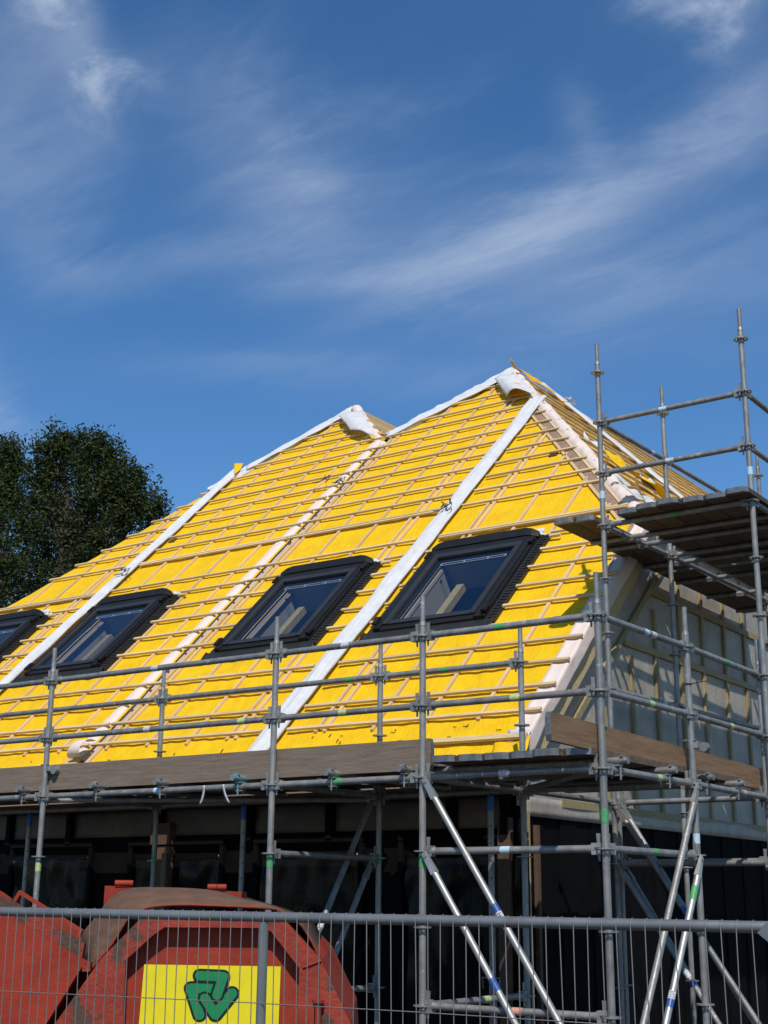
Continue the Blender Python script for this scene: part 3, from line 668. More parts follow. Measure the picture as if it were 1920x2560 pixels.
# ------------------------------------------------------------------ scaffold parts (shared meshes)
RT = 0.02415
def rosette_mesh():
    mb = MB(); n = 16; rings = [(0.0245, 0.034), (0.050, 0.062)]
    for (r0, r1) in rings:
        vs = []
        for z in (-0.005, 0.005):
            for r in (r0, r1):
                for i in range(n): t = 2 * math.pi * i / n; vs.append((r * math.cos(t), r * math.sin(t), z))
        fs = []
        for i in range(n):
            j = (i + 1) % n
            fs += [(2 * n + i, 3 * n + i, 3 * n + j, 2 * n + j), (i, j, n + j, n + i), (n + i, n + j, 3 * n + j, 3 * n + i), (i, 2 * n + i, 2 * n + j, j)]
        mb.add(vs, fs)
    for k in range(8):
        t = math.pi / 8 + k * math.pi / 4; d = Vector((math.cos(t), math.sin(t), 0)); e = Vector((-d.y, d.x, 0)) * 0.006
        a, b = d * 0.033, d * 0.051; z = Vector((0, 0, 0.0045))
        mb.hexa([a - e - z, b - e - z, b + e - z, a + e - z, a - e + z, b - e + z, b + e + z, a + e + z])
    return mb.mesh('rosette', 'galv', Vector())
ROS = rosette_mesh()
def head_mesh():     # ledger head with wedge; local +x points away from the post, origin at the post axis
    mb = MB()
    for z0, z1 in ((-0.036, -0.009), (0.009, 0.036)):
        mb.hexa([(0.027, -0.017, z0), (0.088, -0.026, z0), (0.088, 0.026, z0), (0.027, 0.017, z0), (0.027, -0.017, z1), (0.088, -0.026, z1), (0.088, 0.026, z1), (0.027, 0.017, z1)])
    mb.hexa([(0.066, -0.026, -0.0088), (0.088, -0.026, -0.0088), (0.088, 0.026, -0.0088), (0.066, 0.026, -0.0088), (0.066, -0.026, 0.0088), (0.088, -0.026, 0.0088), (0.088, 0.026, 0.0088), (0.066, 0.026, 0.0088)])
    mb.tube((0.0885, 0, 0), (0.115, 0, 0), 0.030, 12, 0.0255)
    return mb.mesh('ledger_head', 'galv', Vector())
HEAD = head_mesh()
def wedge_mesh():
    mb = MB(); mb.hexa([(0.040, -0.003, -0.075), (0.052, -0.003, -0.075), (0.052, 0.003, -0.075), (0.040, 0.003, -0.075), (0.034, -0.003, 0.095), (0.062, -0.003, 0.095), (0.062, 0.003, 0.095), (0.034, 0.003, 0.095)])
    return mb.mesh('wedge', 'galv', Vector())
WEDGE = wedge_mesh()
def band_mesh(r, L, mt):
    mb = MB(); mb.tube((0, 0, 0), (0, 0, L), r, 16, caps=False); return mb.mesh('sticker', mt, Vector())
BANDS = {}
def sticker(parent, p, d, mt, L=0.075, r=RT + 0.0012):
    key = (mt, L, r)
    if key not in BANDS: BANDS[key] = band_mesh(r, L, mt)
    put('sticker', BANDS[key], p, parent, rot=Vector(d).to_track_quat('Z', 'Y').to_euler())
def standard(root, x, y, ztop, levels=True, zb=0.0, off=0.0, stick=(), spig=True, tag=None):
    """upright tube standing on the ground; ztop relative to the deck ledger"""
    mb = MB(); zt = Z0 + ztop; zc = zt - (0.215 if spig else 0)
    mb.tube((x, y, zb + 0.0), (x, y, zc), RT, 16)
    if spig:
        mb.tube((x, y, zc + 0.0005), (x, y, zc + 0.03), 0.0265, 16, 0.0215); mb.tube((x, y, zc + 0.0305), (x, y, zt), 0.0185, 14)
    o = build('standard', mb, 'galv', root)
    k = -5
    while levels and Z0 + off + 0.5 * k < zc - 0.02:
        z = Z0 + off + 0.5 * k
        if z > 0.2: put('rosette', ROS, (x, y, z), o, rot=(0, 0, 0))
        k += 1
    bp = MB(); bp.box(x - .075, x + .075, y - .075, y + .075, 0.0, 0.006); build('base_plate', bp, 'galv', o)
    for z, mt in stick: sticker(o, (x, y, Z0 + z), (0, 0, 1), mt, 0.085 if mt == 'green' else 0.07)
    return o
def ledger(root, a, b, name='ledger', mt='galv', r=RT, stick=(), heads=True):
    """tube between two posts given by their axes"""
    a, b = Vector(a), Vector(b); d = (b - a).normalized(); inset = 0.10 if heads else 0.0
    mb = MB(); mb.tube(a + d * inset, b - d * inset, r, 16)
    o = build(name, mb, mt, root)
    if heads:
        ang = math.atan2(d.y, d.x)
        for p, t in ((a, ang), (b, ang + math.pi)):
            put('ledger_head', HEAD, p, o, rot=(0, 0, t)); put('wedge', WEDGE, p, o, rot=(0, 0, t))
    L = (b - a).length
    for f, sm in stick: sticker(o, a + d * (L * f), d, sm, 0.075)
    return o
def brace(root, a, b, mt='galvb', stick=(), r=0.0235, side=Vector((0, 0, 0))):
    a, b = Vector(a) + side, Vector(b) + side; d = (b - a).normalized()
    mb = MB(); mb.tube(a + d * 0.16, b - d * 0.16, r, 16)
    # flattened ends, bolted to the rosette
    e = d.cross(Vector(side) if side.length > 0 else ZZ).normalized(); sd_ = side.normalized() if side.length > 0 else d.cross(e)
    for p, q_ in ((a, 1), (b, -1)):
        A = p; B = p + d * q_ * 0.165
        for w0, w1, t0, t1 in ((0.020, 0.0235, 0.006, 0.020),):
            mb.hexa([A - e * w0 - sd_ * t0, B - e * w1 - sd_ * t1, B + e * w1 - sd_ * t1, A + e * w0 - sd_ * t0, A - e * w0 + sd_ * t0, B - e * w1 + sd_ * t1, B + e * w1 + sd_ * t1, A + e * w0 + sd_ * t0])
    o = build('brace', mb, mt, root)
    hb = MB(); hb.tube(a + d * 0.03 - sd_ * 0.02, a + d * 0.03 + sd_ * 0.016, 0.012, 8); build('pivot_bolt', hb, 'galv', o)
    L = (b - a).length
    for f, sm, ln in stick: sticker(o, a + d * (L * f), d, sm, ln, r + 0.0012)
    return o
def coupler(root, p, axis, mt='galv'):
    """clamp carrying an intermediate transom on top of a ledger; axis = ledger direction"""
    p = Vector(p); a = Vector(axis); mb = MB(); o = a.cross(ZZ)
    def bx(c, la, lo_, lz):
        mb.hexa([c - a * la - o * lo_ - ZZ * lz, c + a * la - o * lo_ - ZZ * lz, c + a * la + o * lo_ - ZZ * lz, c - a * la + o * lo_ - ZZ * lz, c - a * la - o * lo_ + ZZ * lz, c + a * la - o * lo_ + ZZ * lz, c + a * la + o * lo_ + ZZ * lz, c - a * la + o * lo_ + ZZ * lz])
    bx(p + ZZ * 0.030, 0.030, 0.036, 0.005); bx(p - ZZ * 0.0325, 0.030, 0.032, 0.004)
    bx(p + o * 0.033 + ZZ * 0.062, 0.004, 0.014, 0.028); bx(p + o * 0.05 + ZZ * 0.0905, 0.03, 0.009, 0.006)
    mb.tube(p + o * 0.031 - ZZ * 0.062, p + o * 0.031 + ZZ * 0.024, 0.007, 8); mb.tube(p - o * 0.031 - ZZ * 0.05, p - o * 0.031 + ZZ * 0.024, 0.006, 8)
    return build('coupler', mb, mt, root)

def letters(parent, txt, p, d, h, r):
    cu = bpy.data.curves.new('lettering', 'FONT'); cu.body = txt; cu.size = h; cu.align_x = 'CENTER'; cu.align_y = 'CENTER'; cu.extrude = 0.0004
    tmp = bpy.data.objects.new('lettering_source', cu); COL.objects.link(tmp)
    me = bpy.data.meshes.new_from_object(tmp.evaluated_get(bpy.context.evaluated_depsgraph_get())); bpy.data.objects.remove(tmp); bpy.data.curves.remove(cu)
    me.materials.clear(); me.materials.append(M['lblack'])
    d = Vector(d).normalized(); nv = (CAM - Vector(p)); nv = (nv - d * nv.dot(d)).normalized()     # faces the street
    xa = d if d.x > 0 else -d; ya = nv.cross(xa)
    mt_ = Matrix((xa, ya, nv)).transposed()
    put('lettering', me, Vector(p) + nv * r, parent, rot=mt_.to_euler())
scaf = empty('scaffold', (-1.4, 0.6, 0), label='galvanised steel scaffold wrapped around the eaves and lower gable with double guard rails', category='scaffold')
PX = [-7.86, -5.289, -2.745, -1.385, 0.0]; QX = [-7.86, -5.25, -2.70, -1.335]; QV = 1.336
pst = {1: [(-0.62, 'lime')], 2: [(-0.60, 'green')], 3: [(-0.61, 'green')], 4: [(-0.34, 'green')]}
for i, x in enumerate(PX): standard(scaf, x, 0, 1.29, stick=pst.get(i, ()))
for i, x in enumerate(QX): standard(scaf, x, QV, 1.29, stick=[(-0.55, 'green')] if i in (1, 2) else ())
standard(scaf, 0.03, 1.405, 1.30, stick=[(-0.42, 'blue')]); standard(scaf, 0.02, 2.95, 1.30)
standard(scaf, -1.335, 3.02, 0.55)
gst = {(0, 1.0): [(.52, 'whites')], (0, .5): [(.3, 'lime')], (1, 1.0): [(.48, 'whites')], (1, .5): [(.46, 'whites'), (.86, 'lime')], (2, 1.0): [(.47, 'whites')], (2, .5): [(.46, 'lime')], (3, 1.0): [(.44, 'green')], (3, .5): [(.52, 'lime')],
       (1, 0.0): [(.52, 'blue')], (2, 0.0): [(.44, 'green')], (3, 0.0): [(.45, 'whites')], (3, -0.5): [(.45, 'blue')]}
for i in range(4):
    for z in (0.0, 0.5, 1.0): ledger(scaf, (PX[i], 0, Z0 + z), (PX[i + 1], 0, Z0 + z), 'guard_rail' if z else 'ledger', stick=gst.get((i, z), ()))
for z, st in ((-0.5, [(.45, 'blue')]), (-1.5, [(.5, 'orange')])): ledger(scaf, (PX[3], 0, Z0 + z), (PX[4], 0, Z0 + z), stick=st)
for i in range(3):
    ledger(scaf, (QX[i], QV, Z0 + 1.0), (QX[i + 1], QV, Z0 + 1.0), 'guard_rail', stick=[(.86, 'green')] if i == 1 else [(.45, 'green')] if i == 2 else ())
    ledger(scaf, (QX[i], QV, Z0), (QX[i + 1], QV, Z0))
for p, qx in zip(PX[:4], QX):
    ledger(scaf, (p, 0, Z0), (qx, QV, Z0), 'transom')
for p, qx, zs in ((PX[2], QX[2], (-0.5, -1.5)), (PX[3], QX[3], (-1.5,)), (PX[1], QX[1], (-1.5,))):
    for z in zs: ledger(scaf, (p, 0, Z0 + z), (qx, QV, Z0 + z), 'transom', stick=[(.55, 'lime')] if p == PX[3] else ())
S0, S1, S2 = (0, 0), (0.03, 1.405), (0.02, 2.95)
sst = {(0, 1.0): [(.48, 'blue'), (.56, 'whites')], (1, 1.0): [(.5, 'green')], (0, .5): [(.5, 'lime')], (1, .5): [(.5, 'lime')], (0, 0.0): [(.55, 'lime')], (1, 0.0): [(.62, 'orange')], (0, -.5): [(.47, 'green')]}
for i, (a, b) in enumerate(((S0, S1), (S1, S2))):
    for z in (0.0, 0.5, 1.0): ledger(scaf, (*a, Z0 + z), (*b, Z0 + z), 'guard_rail' if z else 'ledger', stick=sst.get((i, z), ()))
ledger(scaf, (*S0, Z0 - 0.5), (*S1, Z0 - 0.5), stick=sst[(0, -.5)])
ledger(scaf, (QX[3], QV, Z0), (-1.335, 3.02, Z0)); ledger(scaf, (QX[3], QV, Z0), (*S1, Z0), 'transom'); ledger(scaf, (-1.335, 3.02, Z0), (*S2, Z0), 'transom')
ledger(scaf, (-1.335, 3.02, Z0 - 0.5), (*S2, Z0 - 0.5), 'transom')
ledger(scaf, (QX[3], QV, Z0), (0, 0, Z0), 'plan_brace', heads=False, r=0.0225)
ledger(scaf, (QX[2], QV, Z0 - 0.03), (PX[1], 0, Z0 - 0.03), 'plan_brace', heads=False, r=0.0225)
# diagonal braces
fo = Vector((0, -0.045, 0)); so2 = Vector((0.045, 0, 0))
b1 = brace(scaf, (PX[3] + .04, 0, Z0 - 0.01), (PX[4] - .04, 0, Z0 - 2.0), side=fo, stick=[(.42, 'dblue', .06), (.445, 'whites', .07)])
brace(scaf, (PX[3] + .04, 0, Z0 - 0.51), (PX[4] - .04, 0, Z0 - 2.5), side=fo, stick=[(.40, 'dblue', .09)])
brace(scaf, (0.03, 1.405 - .03, Z0 - 0.01), (0, 0.04, Z0 - 2.0), mt='galv', side=so2, stick=[(.47, 'dblue', .06)])
b4 = brace(scaf, (0.03, 1.405 - .03, Z0 - 0.51), (0, 0.04, Z0 - 2.5), side=so2, stick=[(.105, 'green', .11), (.44, 'whites', .06), (.465, 'dblue', .06)])
brace(scaf, (QX[2], QV - .03, Z0 - 0.02), (PX[2], .04, Z0 - 2.0), mt='galv', side=-so2, stick=[(.49, 'whites', .06), (.465, 'dblue', .06)])
brace(scaf, (QX[2], QV - .03, Z0 - 0.52), (PX[2], .04, Z0 - 2.5), mt='galv', side=-so2)
bo = Vector((0, -0.04, 0))
brace(scaf, (-1.30, 3.02, Z0 - 0.01), (-0.02, 2.95, Z0 - 2.0), mt='galv', side=bo); brace(scaf, (-1.30, 3.02, Z0 - 0.51), (-0.02, 2.95, Z0 - 2.5), mt='galv', side=bo)
def on_brace(a, b, side, f): a, b = Vector(a) + side, Vector(b) + side; return a.lerp(b, f), (b - a)
P_, D_ = on_brace((0.03, 1.375, Z0 - 0.51), (0, 0.04, Z0 - 2.5), so2, .452); letters(b4, 'HA', P_, D_, 0.036, 0.0262)
P_, D_ = on_brace((PX[3] + .04, 0, Z0 - 0.01), (PX[4] - .04, 0, Z0 - 2.0), fo, .4595); letters(b1, 'HA', P_, D_, 0.036, 0.0262)
# intermediate transoms on clamps
for x, mt in ((-5.53, 'galv'), (-4.61, 'galv'), (-3.88, 'galv'), (-3.06, 'teal'), (-2.16, 'galv'), (-1.52, 'galv')):
    coupler(scaf, (x, 0, Z0), (1, 0, 0), mt)
    mb = MB(); mb.tube((x, -0.10, Z0 + 0.061), (x, QV + 0.22, Z0 + 0.061), RT, 14); build('putlog', mb, mt if mt == 'teal' else 'galv', scaf)
for y in (0.17, 0.95, 1.62, 2.25):
    coupler(scaf, (0.012, y, Z0), (0, 1, 0))
    mb = MB(); mb.tube((0.10, y, Z0 + 0.061), (-1.45, y, Z0 + 0.061), RT, 14); build('putlog', mb, 'galv', scaf)
# cable ties on rails and a swivel clamp
for p, d in (((0.03, 1.405, Z0 + 0.72), (1, .3, .2)), ((0.02, 1.33, Z0 + 0.53), (-.7, -.3, .8))):
    p = Vector(p); mb = MB(); mb.tube(p - ZZ * .006, p + ZZ * .006, RT + 0.003, 12); mb.path([p + Vector(d).normalized() * t + Vector((0, 0, -0.3 * t * t)) for t in (.02, .06, .10, .14)], 0.0035, 6); build('cable_tie', mb, 'lblack', scaf)
for p in ((PX[1] + .03, 0.02, Z0 + 0.24), (0.05, 1.43, Z0 + 0.28)):
    p = Vector(p); mb = MB(); mb.tube(p - ZZ * .025, p + ZZ * .025, 0.037, 12); mb.tube(p + Vector((.07, .0, -.02)) - Vector((0, .025, 0)), p + Vector((.07, 0, -.02)) + Vector((0, .025, 0)), 0.035, 12); mb.tube(p + Vector((-.09, -.02, .03)), p + Vector((.02, -.035, .03)), 0.008, 8); build('swivel_clamp', mb, 'galv', scaf)
# loose white strips hanging from the ledger
for x in (-3.42, -3.22):
    mb = MB(); mb.grid(lambda a, b: Vector((x + 0.02 * a + 0.05 * b * (1 if x > -3.3 else -1) * b, -0.03 + 0.02 * b, Z0 + 0.02 - 0.14 * b)), 1, 8); solid(build('hanging_strip', mb, 'whites', scaf), 0.003)

# ------------------------------------------------------------------ scaffold tower along the gable
tow = empty('scaffold_tower', (-0.6, 4.4, 0), label='tall galvanised scaffold tower rising beside the grey gable wall', category='scaffold')
T1, T2, T3, T4, T5, T6 = (-1.32, 2.90), (0.09, 2.885), (-1.27, 4.285), (0.10, 4.28), (-1.20, 6.85), (0.11, 6.85)
tst = {0: [(2.74, 'blue')], 1: [(2.72, 'blue')]}
for i, t in enumerate((T1, T2, T3, T4, T5, T6)): standard(tow, *t, 4.28, off=-0.016, stick=tst.get(i, ()))
zt_ = Z0 - 0.016
for z in (2.5, 3.0, 3.5): ledger(tow, (*T1, zt_ + z), (*T2, zt_ + z), 'guard_rail' if z > 2.6 else 'ledger', stick=[(.47, 'green')] if z == 2.5 else [(.46, 'whites')] if z == 3.0 else [(.43, 'blue')])
for z in (2.5, 3.0, 3.5): ledger(tow, (*T2, zt_ + z), (*T4, zt_ + z), 'guard_rail'); ledger(tow, (*T4, zt_ + z), (*T6, zt_ + z), 'guard_rail')
for z in (3.5, 2.5, 1.0):
    ledger(tow, (*T1, zt_ + z), (*T3, zt_ + z), 'guard_rail', stick=[(.75, 'whites')] if z != 2.5 else ()); ledger(tow, (*T3, zt_ + z), (*T5, zt_ + z), 'guard_rail')
ledger(tow, (*T3, zt_ + 2.5), (*T4, zt_ + 2.5), 'transom', stick=[(.8, 'green')]); ledger(tow, (*T5, zt_ + 2.5), (*T6, zt_ + 2.5), 'transom')
ledger(tow, (*T1, zt_ - 0.5), (*T2, zt_ - 0.5), 'transom')
brace(tow, (T1[0] + .03, T1[1], zt_ - .01), (T2[0] - .03, T2[1], zt_ - 2.0), mt='galv', side=bo, stick=[(.42, 'dblue', .1)]); brace(tow, (T1[0] + .03, T1[1], zt_ - .51), (T2[0] - .03, T2[1], zt_ - 2.5), mt='galv', side=bo, stick=[(.42, 'whites', .06), (.455, 'dblue', .06)])
for y in (3.42, 3.74, 4.60, 5.44, 6.30, 7.2):
    mb = MB(); mb.tube((-1.70, y, Z0 + 2.485), (0.12, y, Z0 + 2.485), RT, 14); mb.box(-1.345, -1.255, y - .03, y + .03, Z0 + 2.45, Z0 + 2.4595); build('putlog', mb, 'galv', tow)

# ------------------------------------------------------------------ boards (each lies loose on the scaffold)
def board(name, x0, x1, y0, y1, z0, z1, along, mt, label, group, capm=True, tilt=0.0):
    mb = MB(); c = 0.03; L = (y0, y1) if along == 'y' else (x0, x1); Wd = (x0, x1) if along == 'y' else (y0, y1)
    a, b = L; p, q2 = Wd
    poly = [(p, a + c), (p + c, a), (q2 - c, a), (q2, a + c), (q2, b - c), (q2 - c, b), (p + c, b), (p, b - c)]
    pts = [Vector((s, t, z0)) if along == 'y' else Vector((t, s, z0)) for s, t in poly]
    if along != 'y': pts.reverse()
    mb.prism(pts, (0, 0, z1 - z0))
    o = build(name, mb, mt, None, label=label, category='board', group=group)
    if capm:
        for e, sg in ((a, 1), (b, -1)):
            cm = MB(); k = 0.0018
            cpoly = [(p - k, e + sg * (c + .02)), (p - k, e + sg * c), (p + c, e - sg * k), (q2 - c, e - sg * k), (q2 + k, e + sg * c), (q2 + k, e + sg * (c + .02))]
            cp = [Vector((s, t, z0 - k)) if along == 'y' else Vector((t, s, z0 - k)) for s, t in cpoly]
            n = len(cp); up = Vector((0, 0, z1 - z0 + 2 * k))
            cm.add(cp + [v + up for v in cp], [tuple(range(n)), tuple(range(n, 2 * n))] + [(i, (i + 1) % n, n + (i + 1) % n, n + i) for i in range(n - 1)])
            build('end_cap', cm, 'cap', o)
    return o
JP = random.Random(11)
zb_ = Z0 + 0.061 + RT + 0.001
for (x0, x1, lb) in ((-8.1, -5.36, 'weathered plank of the eaves deck beyond the clamped upright'), (-5.33, -2.72, 'weathered plank of the long middle bay of the eaves deck'), (-2.69, -1.30, 'short weathered plank of the eaves deck next to the corner')):
    for k in range(7):
        y = 0.115 + 0.206 * k  # innermost row is added to keep sun off the wall below the eave
        board('scaffold_board', x0 + JP.uniform(-.03, .0), x1 + JP.uniform(-.0, .02), y, y + 0.196, zb_, zb_ + 0.042, 'x', 'plank', lb, 'planks of the eaves deck')
for k in range(6):
    x = -1.245 + 0.202 * k
    board('scaffold_board', x, x + 0.192, -0.13 + JP.uniform(-.03, .03), 2.60 + JP.uniform(0, .1), zb_, zb_ + 0.042, 'y', 'plank', 'steel-capped plank running from the scaffold corner along the gable', 'planks of the lower gable deck')
zb2 = Z0 + 2.485 + RT + 0.001
for k in range(6):
    x = -1.10 + 0.208 * k
    for y0, y1, lb in ((2.66 + JP.uniform(-.05, .05), 5.05, 'steel-capped weathered plank at the open end of the high tower deck'), (5.07, 7.7, 'weathered plank in the rear half of the high tower deck')):
        board('scaffold_board', x, x + 0.198, y0, y1, zb2, zb2 + 0.042, 'y', 'plank', lb, lb.replace('plank', 'planks'))
for x in (-1.73, -1.53):
    for y0, y1 in ((2.74 + JP.uniform(-.06, .06), 5.0), (5.02, 7.5)):
        board('scaffold_board', x, x + 0.192, y0, y1, zb2, zb2 + 0.042, 'y', 'plank', 'dark plank on the inner edge of the tower deck, against the gable', 'inner planks of the high tower deck')
def toe(name, ax, a, b, off, z0, z1, th, mt, label, drop=0.0):
    mb = MB(); c = 0.035
    prof = [(a + c * .4, z0), (b - c * .4, z0), (b, z0 + c), (b, z1 - c), (b - c * .4, z1), (a + c * .4, z1), (a, z1 - c), (a, z0 + c)]
    f = (lambda s, z, o: Vector((s, o, z))) if ax == 'x' else (lambda s, z, o: Vector((o, s, z)))
    mb.prism([f(s, z + drop * (s - a) / (b - a), off) for s, z in prof], (0, th, 0) if ax == 'x' else (th, 0, 0))
    o = build(name, mb, mt, None, label=label, category='board')
    cm = MB(); k = 0.002; e = b if ax == 'x' else a; sg = -1 if ax == 'x' else 1
    pr = [(e + sg * .05, z0 - k), (e - sg * k + sg * c * .4, z0 - k), (e - sg * k, z0 + c), (e - sg * k, z1 - c), (e - sg * k + sg * c * .4, z1 + k), (e + sg * .05, z1 + k)]
    dz = drop if ax == 'x' else 0
    P0 = [f(s, z + dz, off - k) for s, z in pr]; P1 = [f(s, z + dz, off + th + k) for s, z in pr]; n = 6
    cm.add(P0 + P1, [(i, i + 1, n + i + 1, n + i) for i in range(n - 1)]); build('end_cap', cm, 'cap', o)
toe('toe_board', 'x', -8.1, -1.345, 0.045, zb_ - 0.03, Z0 + 0.272, 0.038, 'toe', 'long grey weathered toe board on edge along the front of the eaves deck')
toe('toe_board', 'y', -0.60, 3.3, -0.085, Z0 + 0.125, Z0 + 0.30, 0.036, 'toeb', 'brown toe board on edge beside the gable, its capped end sticking out past the corner', drop=-0.06)

# ------------------------------------------------------------------ shoring props under the eaves
for (x, y, lb) in ((-1.58, 1.25, 'steel prop with blue painted top nearest the scaffold corner'), (-4.10, 1.25, 'perforated steel prop with blue painted top behind the lidded red container'), (-6.91, 1.25, 'steel prop with blue painted top beyond the long scaffold bay')):
    pr = empty('steel_prop', (x, y, 0), label=lb, category='prop', group='props under the eaves')
    mb = MB(); mb.tube((x, y, 0.006), (x, y, 1.45), 0.030, 14); build('outer_tube', mb, 'galv', pr)
    mb = MB(); mb.tube((x, y, 1.4505), (x, y, Z0 - 0.16), 0.0242, 14); build('inner_tube', mb, 'galv', pr)
    mb = MB(); mb.tube((x, y, Z0 - 0.1595), (x, y, Z0 - 0.045), 0.0246, 14); mb.tube((x, y, Z0 - 0.0448), (x, y, Z0 - 0.025), 0.0246, 14, 0.012); build('painted_top', mb, 'pblue', pr)
    mb = MB()
    for k in range(9): z = 1.55 + 0.13 * k; d = Vector((CAM.x - x, CAM.y - y, 0)).normalized(); mb.tube(Vector((x, y, z)) + d * 0.0232, Vector((x, y, z)) + d * 0.0255, 0.0075, 10)
    build('pin_holes', mb, 'lblack', pr)
    mb = MB(); mb.box(x - .07, x + .07, y - .07, y + .07, 0, 0.0055); build('base_plate', mb, 'galv', pr)
    mb = MB(); mb.path([Vector((x - .07, y - .02, 1.40)), Vector((x - .075, y - .03, 1.48)), Vector((x + .075, y - .03, 1.48)), Vector((x + .07, y - .02, 1.40))], 0.006, 6); build('prop_handle', mb, 'galv', pr)

# ------------------------------------------------------------------ site fence
def cw(X, D, z): p = CAM + RH * X + FH * D; p.z = z; return p
FL, FR_ = cw(-960 / FPX * 4.2, 4.2 / 0.961, 0), cw((1902 - 960) / FPX * 3.1, 3.1 / 0.961, 0)
fd = (FR_ - FL).normalized(); flen = (FR_ - FL).length; pitch = flen / 65.3; fN = fd.cross(ZZ)
if fN.dot(CAM - FL) < 0: fN = -fN
F0 = FR_ - fd * 3.4
ft = lambda s: 2.004 - 0.008 * (s / 3.5)
fence = empty('site_fence', F0 + fd * 1.75, label='galvanised mesh site fence panel with round top rail in front of the containers', category='fence')
def fp(s, z, o=0.0): p = F0 + fd * s + fN * o; return Vector((p.x, p.y, z))
mb = MB(); mb.tube(fp(0.0, ft(0)), fp(3.5, ft(3.5)), 0.0135, 16); build('top_rail', mb, 'fence', fence)
mb = MB(); mb.tube(fp(0.0, 0.14), fp(3.5, 0.14), 0.0135, 14); build('bottom_rail', mb, 'fence', fence)
smid = 3.4 - 37.6 * pitch
for s in (0.0, smid, 3.5): mb = MB(); mb.tube(fp(s, 0.02), fp(s, ft(s) - 0.0136), 0.0135, 14); build('upright', mb, 'fence', fence)
n = int(3.5 / pitch); rw = 0.0014
jf = random.Random(5)
for i in range(n):
    s = 3.4 + 2 * pitch - pitch * (i + 0.35); z = ft(s)
    o0 = 0.0135 + rw
    pts = [fp(s, z + 0.004, -o0 * .9), fp(s, z + 0.0135 + rw, -0.003), fp(s, z + 0.009, o0 * .85), fp(s, z, o0)]
    pts += [fp(s + jf.uniform(-.003, .003), z - 0.24, o0 - 0.004), fp(s + jf.uniform(-.002, .002), z - 0.9, 0.006), fp(s, 0.15, 0.006)]
    mb = MB(); mb.path(pts, rw, 6); build('wire', mb, 'wire', fence)
for z in (1.775, 1.525, 1.275, 1.025, 0.775, 0.525, 0.275):
    mb = MB(); mb.path([fp(s, z - 0.006 * s / 3.5 - 0.004 * math.sin(s * 2.1), 0.0095 + 2.2 * rw) for s in (0, .5, 1, 1.5, 2, 2.5, 3.0, 3.5)], rw, 6); build('cross_wire', mb, 'wire', fence)
mb = MB(); mb.prism([fp(3.42, ft(3.5) + 0.010, .016), fp(3.5, ft(3.5) + 0.010, .016), fp(3.5, ft(3.5) - 0.12, .016), fp(3.47, ft(3.5) - 0.07, .016), fp(3.40, ft(3.5) - 0.012, .016)], fN * 0.004); build('corner_gusset', mb, 'fence', fence)
for s in (0.0, 3.5):
    mb = MB(); mb.box(-.35, .35, -.11, .11, 0, .13); c = fp(s, 0)
    mb.v = [c + fN * v.x + fd * v.y + ZZ * v.z for v in mb.v]
    build('concrete_foot', mb, 'concrete', None, label='grey concrete foot block under the %s end of the mesh fence' % ('far' if s == 0 else 'gusseted'), category='fence foot', group='fence feet')

# ------------------------------------------------------------------ lidded waste container
def kp(x, y, D): return on_plane(x, y, CAM + FH * D, FH)
wc = empty('waste_container', cw(-0.95, 7.8, 0), label='red rust-worn waste container with arched lid and yellow recycling sign', category='container')
DF = 7.0
outer = [(120, 2590), (137, 2560), (254, 2395), (353, 2295), (374, 2292), (677, 2294), (711, 2301), (802, 2399), (877, 2560), (888, 2590)]
inner_ = [(306, 2590), (307, 2560), (314, 2400), (380, 2340), (411, 2318), (654, 2320), (677, 2328), (748, 2420), (745, 2560), (745, 2590)]
def down(p): return Vector((p.x, p.y, 0.25))
O = [kp(x, y, DF) for x, y in outer]; I = [kp(x, y, DF) for x, y in inner_]
O[0] = down(kp(70, 2590, DF)); O[-1] = down(kp(930, 2590, DF)); I[0] = down(I[1]); I[-1] = down(I[-2])
O[0].z = I[0].z = O[-1].z = I[-1].z = 0.25
fl_ = MB(); nO = len(O); bk = FH * 0.10
fl_.add(O + I + [p + bk for p in O] + [p + bk for p in I],
        [(i, i + 1, nO + i + 1, nO + i) for i in range(nO - 1)] + [(nO + i, nO + i + 1, 3 * nO + i + 1, 3 * nO + i) for i in range(nO - 1)] + [(i + 1, i, 2 * nO + i, 2 * nO + i + 1) for i in range(nO - 1)])
build('end_frame', fl_, 'redrust', wc)
bd = MB(); Pb = [p + bk * 0.82 for p in O]
bd.add(Pb + [p + FH * 1.75 for p in O], [tuple(range(nO)), tuple(range(2 * nO - 1, nO - 1, -1))] + [(i, i + 1, nO + i + 1, nO + i) for i in range(nO - 1)])
build('body', bd, 'red', wc)
# weld ribs and hook on the end
for (xa, ya, xb, yb, wdt) in ((757, 2419, 803, 2402, .012), (797, 2405, 796, 2560, .008)):
    a, b = kp(xa, ya, DF - .004), kp(xb, yb, DF - .004); mb = MB(); mb.tube(a, b, wdt / 2, 6); build('weld_rib', mb, 'red', wc)
a = kp(795, 2540, DF - .03); mb = MB(); mb.tube(a + ZZ * .06, a - ZZ * .12, 0.016, 10); mb.tube(a + ZZ * .0605, a + ZZ * .075, 0.03, 10); build('hinge_pin', mb, 'redrust', wc)
a = kp(760, 2545, DF - .02); mb = MB(); mb.box(-.05, .05, -.02, .02, -.10, .05); mb.v = [a + RH * v.x + FH * v.y + ZZ * v.z for v in mb.v]; build('hinge_lug', mb, 'red', wc)
